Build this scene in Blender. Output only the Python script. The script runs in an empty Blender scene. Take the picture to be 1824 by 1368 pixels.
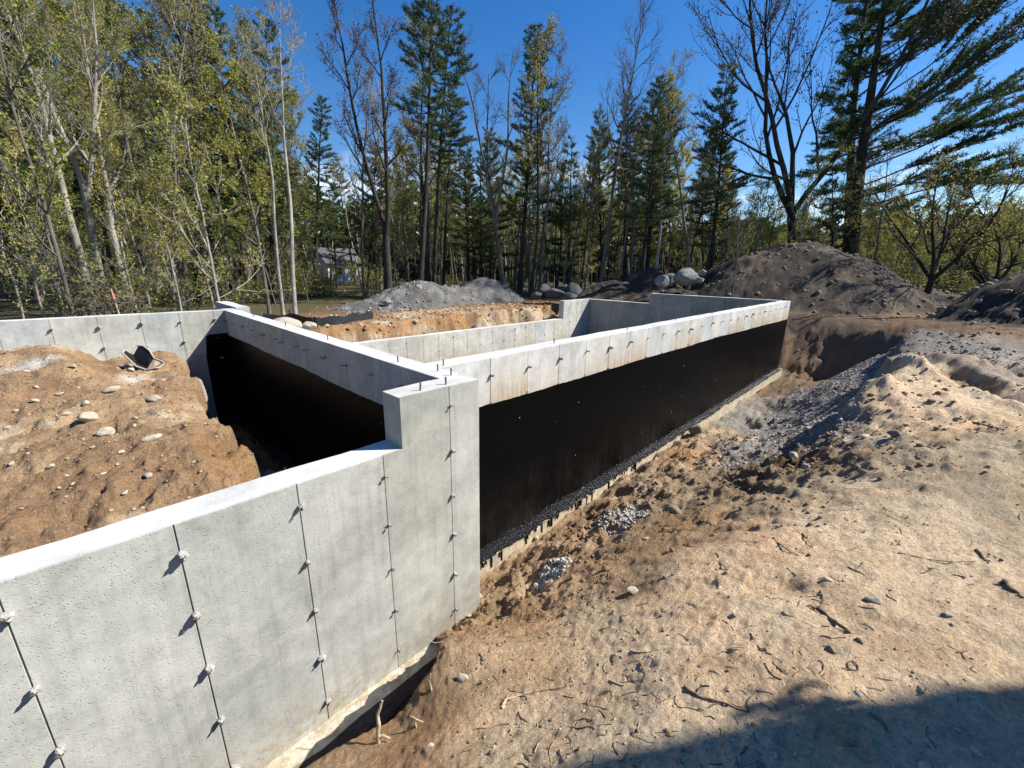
import bpy, math, random
import numpy as np
from math import radians, sin, cos, pi
from mathutils import Vector, Matrix, Quaternion

rng = np.random.default_rng(7)
random.seed(7)
SC = bpy.context.scene
COL = SC.collection

# ------------------------------------------------------------------ camera
FPX, PITCH, AZ, ROLL, CAMZ = 737.4, radians(15.665), radians(43.906), radians(0.956), 0.935
_F = np.array([cos(AZ), sin(AZ), 0.0]); _R = np.array([sin(AZ), -cos(AZ), 0.0]); _U = np.array([0, 0, 1.0])
FW = _F * cos(PITCH) - _U * sin(PITCH); _up = _F * sin(PITCH) + _U * cos(PITCH)
RT = _R * cos(ROLL) + _up * sin(ROLL); UP = _up * cos(ROLL) - _R * sin(ROLL)
CO = np.array([0, 0, CAMZ])
cam_d = bpy.data.cameras.new('camera'); cam = bpy.data.objects.new('camera', cam_d); COL.objects.link(cam)
cam_d.sensor_fit = 'HORIZONTAL'; cam_d.sensor_width = 36.0; cam_d.lens = 36.0 * FPX / 1824.0
cam_d.clip_start = 0.05; cam_d.clip_end = 2000.0
cam.matrix_world = Matrix(((RT[0], UP[0], -FW[0], CO[0]), (RT[1], UP[1], -FW[1], CO[1]), (RT[2], UP[2], -FW[2], CO[2]), (0, 0, 0, 1)))
SC.camera = cam

# ------------------------------------------------------------------ world, sun, exposure
SUN_TO = Vector((0.815, -0.70, 1.0)).normalized()
SUN_EL = math.asin(SUN_TO.z); SUN_ROT = math.atan2(SUN_TO.x, SUN_TO.y)
W = bpy.data.worlds.new('World'); SC.world = W; W.use_nodes = True
nt = W.node_tree; nt.nodes.clear()
n_out = nt.nodes.new('ShaderNodeOutputWorld'); n_bg = nt.nodes.new('ShaderNodeBackground')
n_sky = nt.nodes.new('ShaderNodeTexSky'); n_sky.sky_type = 'NISHITA'; n_sky.sun_disc = False
n_sky.sun_elevation = SUN_EL; n_sky.sun_rotation = SUN_ROT; n_sky.air_density = 1.1; n_sky.dust_density = 0.15; n_sky.ozone_density = 3.0
n_bg.inputs['Strength'].default_value = 0.085
# low fair-weather clouds all round the horizon
tc = nt.nodes.new('ShaderNodeTexCoord'); sep = nt.nodes.new('ShaderNodeSeparateXYZ')
mp = nt.nodes.new('ShaderNodeMapping'); mp.inputs['Scale'].default_value = (2.2, 2.2, 9.0); mp.inputs['Location'].default_value = (3.1, 0.4, 0.2)
cn = nt.nodes.new('ShaderNodeTexNoise'); cn.inputs['Scale'].default_value = 1.6; cn.inputs['Detail'].default_value = 7.0; cn.inputs['Roughness'].default_value = 0.58
cr = nt.nodes.new('ShaderNodeMapRange'); cr.inputs['From Min'].default_value = 0.52; cr.inputs['From Max'].default_value = 0.66
er = nt.nodes.new('ShaderNodeMapRange'); er.inputs['From Min'].default_value = 0.25; er.inputs['From Max'].default_value = 0.12
mu = nt.nodes.new('ShaderNodeMath'); mu.operation = 'MULTIPLY'; mu.use_clamp = True
mx = nt.nodes.new('ShaderNodeMix'); mx.data_type = 'RGBA'; mx.inputs['B'].default_value = (10.5, 11.0, 11.8, 1)
lk = nt.links.new
lk(tc.outputs['Generated'], sep.inputs[0]); lk(tc.outputs['Generated'], mp.inputs['Vector']); lk(mp.outputs[0], cn.inputs['Vector'])
lk(cn.outputs['Fac'], cr.inputs['Value']); lk(sep.outputs['Z'], er.inputs['Value'])
lk(cr.outputs[0], mu.inputs[0]); lk(er.outputs[0], mu.inputs[1])
hs = nt.nodes.new('ShaderNodeHueSaturation'); hs.inputs['Saturation'].default_value = 1.38; hs.inputs['Value'].default_value = 1.0; hs.inputs['Hue'].default_value = 0.51; lk(n_sky.outputs[0], hs.inputs['Color']); lk(hs.outputs[0], mx.inputs['A']); lk(mu.outputs[0], mx.inputs['Factor']); lk(mx.outputs['Result'], n_bg.inputs['Color']); lk(n_bg.outputs[0], n_out.inputs['Surface'])

sun_d = bpy.data.lights.new('sun', 'SUN'); sun = bpy.data.objects.new('sun', sun_d); COL.objects.link(sun)
sun_d.energy = 5.0; sun_d.angle = radians(0.53); sun_d.color = (1.0, 0.955, 0.89)
sun.rotation_mode = 'QUATERNION'; sun.rotation_quaternion = (-SUN_TO).to_track_quat('-Z', 'Y'); sun.location = (0, 0, 60)
vs = SC.view_settings; vs.view_transform = 'Standard'; vs.look = 'None'; vs.exposure = 0.82; vs.gamma = 1.0; vs.use_curve_mapping = False

# ------------------------------------------------------------------ pixel helpers (pixels of the 1824 x 1368 photograph)
def ray(x, y): return FW + RT * (x - 912) / FPX - UP * (y - 684) / FPX
def atz(x, y, z): d = ray(x, y); return CO + d * (z - CAMZ) / d[2]
def aty(x, y, Y): d = ray(x, y); return CO + d * Y / d[1]
def atd(x, y, D): d = ray(x, y); return CO + d * D / (d @ _F)

# ------------------------------------------------------------------ noise
def _hash(ix, iy, s):
    h = (ix.astype(np.int64) * 374761393 + iy.astype(np.int64) * 668265263 + s * 1442695041) & 0x7fffffff
    h = ((h ^ (h >> 13)) * 1274126177) & 0x7fffffff
    return ((h ^ (h >> 16)) & 0xffff) / 65535.0
def vnoise(x, y, s=0):
    ix = np.floor(x); iy = np.floor(y); fx = x - ix; fy = y - iy
    fx = fx * fx * fx * (fx * (fx * 6 - 15) + 10); fy = fy * fy * fy * (fy * (fy * 6 - 15) + 10)
    a = _hash(ix, iy, s); b = _hash(ix + 1, iy, s); c = _hash(ix, iy + 1, s); d = _hash(ix + 1, iy + 1, s)
    return (a + (b - a) * fx + (c - a) * fy + (a - b - c + d) * fx * fy) * 2 - 1
def fbm(x, y, freq, octv, s=0, gain=0.5):
    t = np.zeros_like(x, dtype=float); a = 1.0; f = freq
    for i in range(octv):
        t += a * vnoise(x * f + 17.3 * i, y * f - 9.1 * i, s + i * 7); a *= gain; f *= 2.03
    return t
def ridged(x, y, freq, octv, s=0):
    t = np.zeros_like(x, dtype=float); a = 1.0; f = freq
    for i in range(octv):
        t += a * (1 - 2 * np.abs(vnoise(x * f + 5.7 * i, y * f + 3.3 * i, s + i * 11))); a *= 0.5; f *= 2.1
    return t
def sstep(t): t = np.clip(t, 0, 1); return t * t * (3 - 2 * t)
def lerp(a, b, t): return a + (b - a) * t

# ------------------------------------------------------------------ terrain height
TP = [(x, y, z) for x, y, z in [atz(px, py, z) for px, py, z in [
    (1399, 662, -2.6), (1330, 712, -2.62), (1270, 758, -2.6), (1238, 772, -2.42), (1212, 790, -2.38), (1110, 852, -2.45),
    (1020, 925, -2.52), (930, 985, -2.52), (870, 1050, -2.46), (855, 1078, -2.38), (800, 1137, -2.34),
    (930, 1110, -1.98), (850, 1250, -1.52), (800, 1368, -1.36), (1000, 1050, -1.95), (1000, 1200, -1.5), (1000, 1368, -1.12),
    (1100, 950, -1.95), (1200, 1000, -1.4), (1200, 1200, -1.12), (1200, 1368, -.97), (1190, 850, -2.15), (1290, 800, -2.12), (1370, 775, -2.0),
    (1400, 850, -1.5), (1400, 1000, -1.08), (1400, 1200, -.93), (1500, 1368, -.88), (1560, 690, -.82), (1590, 655, -.76), (1440, 745, -2.0),
    (1500, 715, -1.35), (1470, 690, -1.7), (1540, 650, -1.15), (1420, 700, -2.3), (1470, 640, -2.1), (1530, 610, -1.3),
    (1500, 785, -1.42), (1580, 790, -1.0), (1700, 900, -.86), (1824, 1000, -.82), (1824, 1200, -.84), (1824, 720, -.74), (1700, 690, -.76),
    (1650, 628, -.66), (1824, 640, -.62), (1600, 605, -.62), (1570, 585, -.8), (1640, 560, -.52)]]]
TP += [(0, 0, -.88), (-3, 0, -1.0), (-3, -3, -.85), (3, -4, -.78), (8, -4, -.72), (14, -4, -.62), (20, -4, -.55), (-3, 1.8, -1.62), (-6, 1.8, -1.6), (1.65, 2.36, -2.15), (1.58, 2.2, -2.0), (1.4, 2.0, -1.66), (1.3, 1.8, -1.48), (1.12, 1.8, -1.60), (.87, 1.8, -1.76), (.66, 1.8, -1.68), (.42, 1.8, -1.62), (-.8, 1.8, -1.62), (-6, -1, -1.0),
       (20, 0, -.5), (20, 3, -.5), (18.2, 2.6, -2.2), (17.3, 1.5, -2.35), (16.2, 2.2, -2.6), (14, 2.2, -2.6), (12, 2.2, -2.62), (10, 2.3, -2.62), (16.8, 2.9, -2.62), (12, 3.0, -2.64), (1.2, .2, -.95)]
TP = np.array(TP)
def _tps(r2): return 0.5 * r2 * np.log(r2 + 1e-9)
_n = len(TP); _A = np.zeros((_n + 3, _n + 3)); _d2 = ((TP[:, None, :2] - TP[None, :, :2]) ** 2).sum(-1)
_A[:_n, :_n] = _tps(_d2) + np.eye(_n) * 0.02; _A[:_n, _n] = 1; _A[:_n, _n + 1:] = TP[:, :2]; _A[_n:, :_n] = _A[:_n, _n:].T
_w = np.linalg.solve(_A, np.concatenate([TP[:, 2], np.zeros(3)]))
def tps(x, y):
    sh = x.shape; x = x.ravel(); y = y.ravel(); out = np.empty_like(x)
    for i in range(0, len(x), 60000):
        X = x[i:i + 60000]; Y = y[i:i + 60000]
        r2 = (X[:, None] - TP[None, :, 0]) ** 2 + (Y[:, None] - TP[None, :, 1]) ** 2
        out[i:i + 60000] = _tps(r2) @ _w[:_n] + _w[_n] + _w[_n + 1] * X + _w[_n + 2] * Y
    return out.reshape(sh)
# mounds: x, y, rx, ry, rot, height above the ground, colour zone
MOUNDS = [(27.4, 4.9, 6.9, 5.6, -0.75, 2.95, 'dark'), (23.6, 11.8, 2.4, 2.0, -0.75, 1.65, 'dark'), (22.0, 13.0, 2.6, 1.6, -0.75, 1.0, 'dark'),
          (11.4, 17.0, 3.0, 2.5, 0.0, 1.02, 'grey'), (15.4, 17.1, 2.5, 2.4, 0.0, 1.10, 'grey'), (13.2, 17.0, 3.4, 2.2, 0.0, 0.72, 'grey'), (9.2, 16.6, 2.3, 1.8, 0.2, 0.34, 'grey'),
          (20.4, -4.1, 4.7, 4.2, 0.35, 2.3, 'dark'), (31.5, 0.6, 6.0, 4.0, -0.6, 1.0, 'dark'), (22.2, 9.6, 4.2, 2.0, -0.75, 0.6, 'dark')]
def mound_f(m, x, y):
    c, s = cos(m[4]), sin(m[4]); dx = x - m[0]; dy = y - m[1]
    u = (dx * c + dy * s) / m[2]; v = (-dx * s + dy * c) / m[3]
    r = np.sqrt(u * u + v * v) + 0.07 * vnoise(x * .55, y * .55, 31) + 0.012 * vnoise(x * 2.3, y * 2.3, 37)
    r = np.sqrt(np.clip(r, 0, 9) ** 2 + 0.02); return np.clip(.45 * (1 - r) + .55 * (1 - r * r), 0, 1) * (r < 1)
def terrain(x, y, full=False):
    d = np.hypot(x, y)
    g = -0.74 - 0.012 * np.clip(y - 14, 0, 60) + 0.07 * fbm(x, y, 0.13, 3, 3) + 9.0 * sstep((d - 78) / 90)
    # front side
    wf = sstep((21.5 - x) / 3.5) * sstep((3.6 - y) / 0.5) * sstep((y + 8) / 4) * sstep((x + 10) / 4)
    h = g.copy(); k = wf > 0
    if k.any(): h[k] = lerp(g[k], tps(np.clip(x[k], -8, 22), np.clip(y[k], -6, 3.2)), wf[k])
    # excavation outside the far end wall and the back wall
    nz = 0.25 * fbm(x, y, 1.1, 3, 21)
    dig = sstep((18.25 + 0.6 * nz + 0.15 * np.clip(3 - y, 0, 3) - x) / 0.55) * sstep((12.35 + nz - y) / 1.05) * sstep((y - 2.9) / 0.4) * sstep((x - 2.2) / 0.1)
    dig = np.maximum(dig, sstep((18.25 + 0.6 * nz - x) / 0.55) * sstep((x - 17.0) / .1) * sstep((y - 1.7) / 0.8) * (y < 4))
    # rise of ground behind the low part of the dig near the boulders
    h = lerp(h, np.minimum(h, -2.64), dig)
    # inside the house foundation
    ins = (x > 2.15) & (x < 17.0) & (y > 3.3) & (y < 11.4)
    h = np.where(ins, -2.55, h)
    # earth left standing on the left side
    ze = -0.60 - 0.02 * (y - 3) + 0.30 * sstep((0.15 - x + .15 * nz) / 0.5) * sstep((y - 7.2) / 2.2) + 0.07 * fbm(x, y, .7, 3, 51) + 0.10 * sstep((3.4 - y) / .6)
    xe = np.interp(y, [2.8, 3.4, 4.6, 5.6, 6.5, 7.6, 8.6, 9.6, 10.3], [.56, .62, .78, .86, .86, 1.02, 1.02, 1.1, 1.22]) + 0.10 * fbm(x * .5, y, 2.2, 3, 61)
    ze = ze - 0.10 * sstep((x - xe + 0.3) / 0.3)
    left = (x < 2.2) & (y > 2.72) & (y < 10.4)
    hl = lerp(ze, -2.62 + 0.06 * fbm(x, y, 3., 3, 5), sstep((x - xe) / 0.17))
    h = np.where(left, hl, h)
    # trench beside the front wall
    yb = np.interp(x, [-8, 1.2, 1.4, 1.58, 1.70, 1.78], [1.80, 1.84, 2.03, 2.24, 2.46, 2.75]) + 0.05 * fbm(x, y * .3, 3.1, 3, 71)
    tr = sstep((y - yb) / 0.13) * (x < 1.85) * (y < 2.75)
    h = lerp(h, np.minimum(h, -2.66), tr)
    mz = {'dark': np.zeros_like(x), 'grey': np.zeros_like(x)}
    out = ~(ins | left)
    for m in MOUNDS:
        f = mound_f(m, x, y) * out
        hm = g + m[5] * 1.16 * f - 0.02
        k = f > 0
        h = np.where(k & (dig < .3), np.maximum(h, hm), h)
        mz[m[6]] = np.maximum(mz[m[6]], f)
    return (h, g, dig, left, ins, tr, mz, wf) if full else h
def terrain_detail(x, y):
    """full height with fine relief"""
    h, g, dig, left, ins, tr, mz, wf = terrain(x, y, True)
    d = np.hypot(x, y)
    md = np.maximum(mz['dark'], mz['grey'])
    rough = 0.010 + 0.006 * sstep((x - 3.0) / 3) * wf + 0.012 * sstep(md / .15) + 0.030 * left + 0.05 * dig
    # churned band along the footing and around the pit slope
    ch = np.exp(-((y - 2.35) / .5) ** 2) * wf * (x > 1.2) + np.exp(-(((x - 6.2) / 1.9) ** 2 + ((y - 1.0) / .9) ** 2)) * wf
    rough = rough + 0.045 * np.clip(ch, 0, 1)
    n = fbm(x, y, 1.3, 3, 101) * 0.8 + fbm(x, y, 5.0, 4, 111, 0.6) + 0.7 * ridged(x, y, 3.1, 3, 121)
    h = h + rough * n
    h = h + sstep(md / .12) * (.028 * fbm(x, y, 3.2, 4, 191, .7) + .05 * fbm(x, y, .6, 2, 197) - .10 * np.clip(ridged(x * .6 + y * .5, x * .9 - y, .5, 3, 193) - .8, 0, 1)) + left * .014 * fbm(x, y, 11.0, 3, 195, .6)
    h = h + wf * sstep((x - 4.6) / 1.6) * (.022 * fbm(x, y, 7.0, 4, 115, .62) + .03 * np.clip(ridged(x * .7 + y * .5, y * 1.6 - x * .3, 2.2, 4, 117) - .2, 0, 2))
    h = h + 0.006 * fbm(x, y, 24.0, 2, 131) * sstep((9 - d) / 4)
    # gullies running down the dirt fan
    h = h - wf * 0.05 * np.clip(ridged(x * 1.0 + .25 * y, y * .35, 1.5, 3, 141) - .55, 0, 1) * sstep((x - 2.2) / .6) * sstep((9 - x) / 2)
    # broken scarp along the top of the pit slope: the pit side has slumped
    sy = np.interp(x, [6.3, 6.98, 8.68, 12.58, 16.], [1.25, .60, .24, .04, .2]) + .16 * fbm(x, y * .2, 1.3, 3, 161)
    h = h - wf * (.42 * sstep((y - sy) / .20) * np.exp(-np.clip(y - sy, 0, 9) / .9) - .13 * np.exp(-((y - sy + .12) / .30) ** 2)) * sstep((x - 6.2) / .8) * sstep((17 - x) / 3)
    # wheel rut with a sharp lip across the yard
    def seg(ax, ay, bx, by):
        dx, dy = bx - ax, by - ay; L2 = dx * dx + dy * dy; t = np.clip(((x - ax) * dx + (y - ay) * dy) / L2, 0, 1)
        sd = ((x - ax) * dy - (y - ay) * dx) / math.sqrt(L2); return np.hypot(x - ax - t * dx, y - ay - t * dy), sd, t
    for ax, ay, bx, by, dep in ((11.2, .0, 7.6, -1.9, .13), (11.6, -.7, 8.4, -2.6, .09), (9.2, .05, 6.9, -.9, .05)):
        dd, sd, t_ = seg(ax, ay, bx, by); w_ = .17 * (1 + .5 * vnoise(x * 1.7, y * 1.7, 171))
        h = h - wf * dep * np.exp(-(dd / w_) ** 2) + wf * dep * .55 * np.exp(-((dd - .30) / .10) ** 2)
    # footprints and scuffs in the trodden sand
    fp = np.clip(vnoise(x * 3.3 + 1.1 * y, y * 2.3 - .6 * x, 181) - .55, 0, 1) * 2.2
    h = h - wf * .022 * fp * sstep((7 - d) / 2) * 1.2 * sstep((h + 1.9) / .4)
    return h, dict(g=g, dig=dig, left=left, ins=ins, tr=tr, mz=mz, wf=wf, ch=np.clip(ch, 0, 1), n=n)
def gz(x, y): return float(terrain_detail(np.array([float(x)]), np.array([float(y)]))[0][0])
def ghit(px, py, tmax=60.0):
    """first hit of a photograph pixel's ray with the ground"""
    d = ray(px, py); t = np.geomspace(0.6, tmax, 900); P = CO[None] + d[None] * t[:, None]
    hh = terrain_detail(P[:, 0], P[:, 1])[0]; below = np.nonzero(P[:, 2] < hh)[0]
    i = below[0] if len(below) else len(t) - 1
    a, b = t[max(i - 1, 0)], t[i]
    tt = np.linspace(a, b, 12); P = CO[None] + d[None] * tt[:, None]; hh = terrain_detail(P[:, 0], P[:, 1])[0]
    j = np.nonzero(P[:, 2] <= hh)[0]; j = j[0] if len(j) else -1
    return Vector((P[j, 0], P[j, 1], hh[j])), float(tt[j])

# ------------------------------------------------------------------ mesh helpers
def make_mesh(name, V, faces, mats=(), midx=None, smooth=False):
    V = np.asarray(V, dtype=np.float32).reshape(-1, 3); me = bpy.data.meshes.new(name)
    faces = [np.asarray(f, dtype=np.int32) for f in faces if len(f)]
    nl = sum(f.size for f in faces); nf = sum(len(f) for f in faces)
    me.vertices.add(len(V)); me.vertices.foreach_set('co', V.ravel())
    me.loops.add(nl); me.loops.foreach_set('vertex_index', np.concatenate([f.ravel() for f in faces]))
    me.polygons.add(nf); tot = np.concatenate([np.full(len(f), f.shape[1], np.int32) for f in faces])
    st = np.concatenate([[0], np.cumsum(tot)[:-1]]).astype(np.int32)
    me.polygons.foreach_set('loop_start', st); me.polygons.foreach_set('loop_total', tot)
    if midx is not None: me.polygons.foreach_set('material_index', np.asarray(midx, dtype=np.int32))
    if smooth is not False:
        me.polygons.foreach_set('use_smooth', np.full(nf, True) if smooth is True else np.asarray(smooth, dtype=bool))
    for m in mats: me.materials.append(m)
    me.update(calc_edges=True); me.validate(); return me
class MB:
    """collects pieces of ONE mesh"""
    def __init__(s): s.V = []; s.F = {3: [], 4: []}; s.M = {3: [], 4: []}; s.S = {3: [], 4: []}; s.n = 0
    def add(s, V, F, mat=0, smooth=False):
        V = np.asarray(V, float).reshape(-1, 3); F = np.asarray(F, int)
        if not len(F): return
        k = F.shape[1]; s.V.append(V); s.F[k].append(F + s.n); s.M[k].append(np.full(len(F), mat)); s.S[k].append(np.full(len(F), smooth)); s.n += len(V)
    def box(s, x0, x1, y0, y1, z0, z1, mat=0):
        V = [(x, y, z) for z in (z0, z1) for y in (y0, y1) for x in (x0, x1)]
        s.add(V, [(0, 2, 3, 1), (4, 5, 7, 6), (0, 1, 5, 4), (2, 6, 7, 3), (0, 4, 6, 2), (1, 3, 7, 5)], mat)
    def tube(s, P, r, sides=6, mat=0, cap=True, smooth=True):
        P = np.asarray(P, float); r = np.broadcast_to(np.asarray(r, float), (len(P),)); T = np.gradient(P, axis=0)
        T /= np.linalg.norm(T, axis=1)[:, None] + 1e-9
        ref = np.array([0.31, 0.17, 0.93]) if abs(T[0] @ np.array([0.31, 0.17, 0.93])) < .9 else np.array([0.93, .2, .1])
        A = np.cross(T, ref); A /= np.linalg.norm(A, axis=1)[:, None] + 1e-9; B = np.cross(T, A)
        th = np.arange(sides) * 2 * pi / sides
        V = P[:, None] + (A[:, None] * np.cos(th)[None, :, None] + B[:, None] * np.sin(th)[None, :, None]) * r[:, None, None]
        n = len(P); i = np.arange(n - 1)[:, None] * sides; j = np.arange(sides)[None]; jn = (j + 1) % sides
        F = np.stack([i + j, i + jn, i + sides + jn, i + sides + j], -1).reshape(-1, 4)
        s.add(V.reshape(-1, 3), F, mat, smooth)
        if cap and sides <= 4:
            pass
        if cap:
            for e, c in ((0, P[0]), (n - 1, P[-1])):
                base = V[e]; s.add(np.vstack([base, c[None]]), [(k, (k + 1) % sides, sides) for k in range(sides)], mat, False)
    def mesh(s, name, mats):
        V = np.concatenate(s.V); fs = []; mi = []; sm = []
        for k in (3, 4):
            if s.F[k]: fs.append(np.concatenate(s.F[k])); mi.append(np.concatenate(s.M[k])); sm.append(np.concatenate(s.S[k]))
        return make_mesh(name, V, fs, mats, np.concatenate(mi), np.concatenate(sm))
def obj(name, me, parent=None, loc=None, **kw):
    o = bpy.data.objects.new(name, me); COL.objects.link(o)
    if parent is not None: o.parent = parent
    if loc is not None: o.location = loc
    for k, v in kw.items(): o[k] = v
    return o
def thing(name, label, category, loc=(0, 0, 0), group=None):
    o = bpy.data.objects.new(name, None); COL.objects.link(o); o.location = loc; o.empty_display_size = 0.2
    o['label'] = label; o['category'] = category
    if group: o['group'] = group
    return o
def tag(o, label, category, group=None):
    o['label'] = label; o['category'] = category
    if group: o['group'] = group
    return o

# ------------------------------------------------------------------ materials
def mat(name, rough=0.9, spec=0.3):
    m = bpy.data.materials.new(name); m.use_nodes = True; N = m.node_tree.nodes; b = N['Principled BSDF']
    b.inputs['Roughness'].default_value = rough; b.inputs['Specular IOR Level'].default_value = spec
    return m, m.node_tree, b
def nd(t, typ, **kw):
    n = t.nodes.new(typ)
    for k, v in kw.items():
        if k in n.inputs: n.inputs[k].default_value = v
        else: setattr(n, k, v)
    return n
def noise(t, vec, scale, detail=4, rough=0.55, sc=None, dist=0.0):
    n = nd(t, 'ShaderNodeTexNoise', Scale=scale, Detail=detail, Roughness=rough, Distortion=dist)
    if sc is not None:
        m = nd(t, 'ShaderNodeMapping'); m.inputs['Scale'].default_value = sc; t.links.new(vec, m.inputs['Vector']); vec = m.outputs[0]
    t.links.new(vec, n.inputs['Vector']); return n.outputs['Fac']
def ramp(t, fac, stops, interp='LINEAR'):
    r = nd(t, 'ShaderNodeValToRGB'); r.color_ramp.interpolation = interp; e = r.color_ramp.elements
    while len(e) < len(stops): e.new(0.5)
    for q, (p, c) in zip(e, stops): q.position = p; q.color = (c, c, c, 1) if isinstance(c, (int, float)) else (*c, 1)
    t.links.new(fac, r.inputs['Fac']); return r.outputs['Color']
def mixc(t, fac, a, b, mode='MIX'):
    n = nd(t, 'ShaderNodeMix', data_type='RGBA', blend_type=mode)
    for s_, v in (('Factor', fac), ('A', a), ('B', b)):
        if isinstance(v, bpy.types.NodeSocket): t.links.new(v, n.inputs[s_] if s_ != 'Factor' else n.inputs[0])
        elif s_ == 'Factor': n.inputs[0].default_value = v
        else: n.inputs[s_].default_value = (*v, 1) if not isinstance(v, float) else (v, v, v, 1)
    return n.outputs['Result']
def mth(t, op, a, b=None, clamp=False):
    n = nd(t, 'ShaderNodeMath', operation=op, use_clamp=clamp)
    for i, v in enumerate((a, b)):
        if v is None: continue
        if isinstance(v, bpy.types.NodeSocket): t.links.new(v, n.inputs[i])
        else: n.inputs[i].default_value = v
    return n.outputs[0]
def bump(t, b, height, strength=0.3, dist=0.02, normal=None):
    n = nd(t, 'ShaderNodeBump', Strength=strength, Distance=dist); t.links.new(height, n.inputs['Height'])
    if normal is not None: t.links.new(normal, n.inputs['Normal'])
    t.links.new(n.outputs[0], b.inputs['Normal']); return n.outputs[0]
def gpos(t): return nd(t, 'ShaderNodeNewGeometry').outputs['Position']
def white_noise_id(t): return nd(t, 'ShaderNodeObjectInfo').outputs['Random']

def concrete(name, base=(0.50, 0.50, 0.485), top=False, stain=0.0, stain_z=-0.3):
    m, t, b = mat(name, 0.92, 0.2); p = gpos(t); rnd = white_noise_id(t)
    big = noise(t, p, 1.3, 6, 0.68, dist=.4); med = noise(t, p, 9, 5, 0.65)
    col = mixc(t, ramp(t, big, [(0.3, 0.0), (0.7, 1.0)]), tuple(c * f for c, f in zip(base, (.74, .755, .75))), tuple(min(c * 1.16, .8) for c in base))
    # each form panel cured to a slightly different tint
    tint = ramp(t, rnd, [(0.0, (0.86, 0.91, 0.95)), (0.3, (1.05, 1.05, 1.03)), (0.55, (0.92, 0.91, 0.81)), (0.8, (1.0, 1.0, 0.98)), (1.0, (1.10, 1.09, 1.05))])
    col = mixc(t, 1.0 if not top else 0.2, col, tint, 'MULTIPLY')
    col = mixc(t, 0.55, col, ramp(t, med, [(0.3, 0.78), (0.6, 1.05)]), 'MULTIPLY')
    # vertical run marks
    st = noise(t, p, 1.0, 3, 0.6, sc=(22, 22, 1.1)); col = mixc(t, 0.65 if not top else .05, col, ramp(t, st, [(0.30, 0.80), (0.50, 1.0), (0.64, 1.0), (0.72, 1.18)]), 'MULTIPLY')
    cl = noise(t, p, 3.6, 6, .7, dist=.6); col = mixc(t, .8 if not top else .5, col, ramp(t, cl, [(0.32, 0.80), (0.5, 1.0), (0.68, 1.10)]), 'MULTIPLY')
    # bug holes
    vo = nd(t, 'ShaderNodeTexVoronoi', Scale=58.0, Randomness=1.0); mpn = nd(t, 'ShaderNodeMapping'); mpn.inputs['Scale'].default_value = (0.9, 0.9, 1.25)
    t.links.new(p, mpn.inputs['Vector']); t.links.new(mpn.outputs[0], vo.inputs['Vector'])
    gate = ramp(t, noise(t, p, 13, 3, .6), [(0.40, 0.0), (0.55, 1.0)])
    hole = mth(t, 'MULTIPLY', ramp(t, vo.outputs['Distance'], [(0.14, 1.0), (0.26, 0.0)]), gate)
    if not top: col = mixc(t, mth(t, 'MULTIPLY', hole, .22), col, (0.13, 0.13, 0.125))
    spk = mth(t, 'MULTIPLY', ramp(t, noise(t, p, 62, 3, .6, sc=(1, 1, 1.5)), [(0.56, 0.0), (0.66, 1.0)]), ramp(t, noise(t, p, 2.6, 4, .6), [(0.40, 0.1), (0.62, 1.0)]))
    if not top: col = mixc(t, mth(t, 'MULTIPLY', spk, .55), col, mixc(t, 1.0, col, (0.52, 0.53, 0.52), 'MULTIPLY'))
    fine = noise(t, p, 150, 4, 0.7)
    col = mixc(t, 0.42, col, ramp(t, fine, [(0.25, 0.66), (0.65, 1.12)]), 'MULTIPLY')
    if stain > 0:
        sp = nd(t, 'ShaderNodeSeparateXYZ'); t.links.new(p, sp.inputs[0])
        zz = nd(t, 'ShaderNodeMapRange'); zz.inputs['From Min'].default_value = stain_z + .22; zz.inputs['From Max'].default_value = stain_z - .32
        t.links.new(sp.outputs['Z'], zz.inputs['Value'])
        dr = ramp(t, noise(t, p, 1.0, 4, .65, sc=(26, 26, 1.6)), [(0.36, 0.0), (0.66, 1.0)])
        pan = ramp(t, rnd, [(0.05, 0.15), (0.5, 0.8), (1.0, 1.0)])
        fac = mth(t, 'MULTIPLY', mth(t, 'MULTIPLY', zz.outputs[0], mth(t, 'ADD', mth(t, 'MULTIPLY', dr, .75), .25)), mth(t, 'MULTIPLY', pan, stain), clamp=True)
        col = mixc(t, fac, col, (0.36, 0.255, 0.14))
    if not top:
        sp2 = nd(t, 'ShaderNodeSeparateXYZ'); t.links.new(p, sp2.inputs[0]); z2 = nd(t, 'ShaderNodeMapRange'); z2.inputs['From Min'].default_value = -1.95; z2.inputs['From Max'].default_value = -2.42; t.links.new(sp2.outputs['Z'], z2.inputs['Value'])
        mud = mth(t, 'MULTIPLY', z2.outputs[0], ramp(t, noise(t, p, 11, 6, .75), [(0.42, 0.0), (0.6, .8)])); col = mixc(t, mud, col, (0.30, 0.235, 0.15))
    t.links.new(col, b.inputs['Base Color'])
    hgt = mth(t, 'SUBTRACT', mth(t, 'ADD', mth(t, 'MULTIPLY', fine, .25), mth(t, 'MULTIPLY', med, .4)), mth(t, 'MULTIPLY', hole, 0.0 if top else 1.0))
    bump(t, b, hgt, 0.55, 0.006)
    return m
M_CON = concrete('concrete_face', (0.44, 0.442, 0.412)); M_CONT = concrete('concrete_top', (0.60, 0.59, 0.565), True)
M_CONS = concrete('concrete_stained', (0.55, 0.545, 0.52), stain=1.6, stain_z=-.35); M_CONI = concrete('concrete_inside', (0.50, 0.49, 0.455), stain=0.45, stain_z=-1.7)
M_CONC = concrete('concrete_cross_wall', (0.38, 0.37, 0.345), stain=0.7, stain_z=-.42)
M_CONB = concrete('concrete_end_wall', (0.33, 0.325, 0.30)); M_FOOT = concrete('concrete_footing', (0.56, 0.51, 0.41), stain=0.25, stain_z=-2.5)

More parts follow.
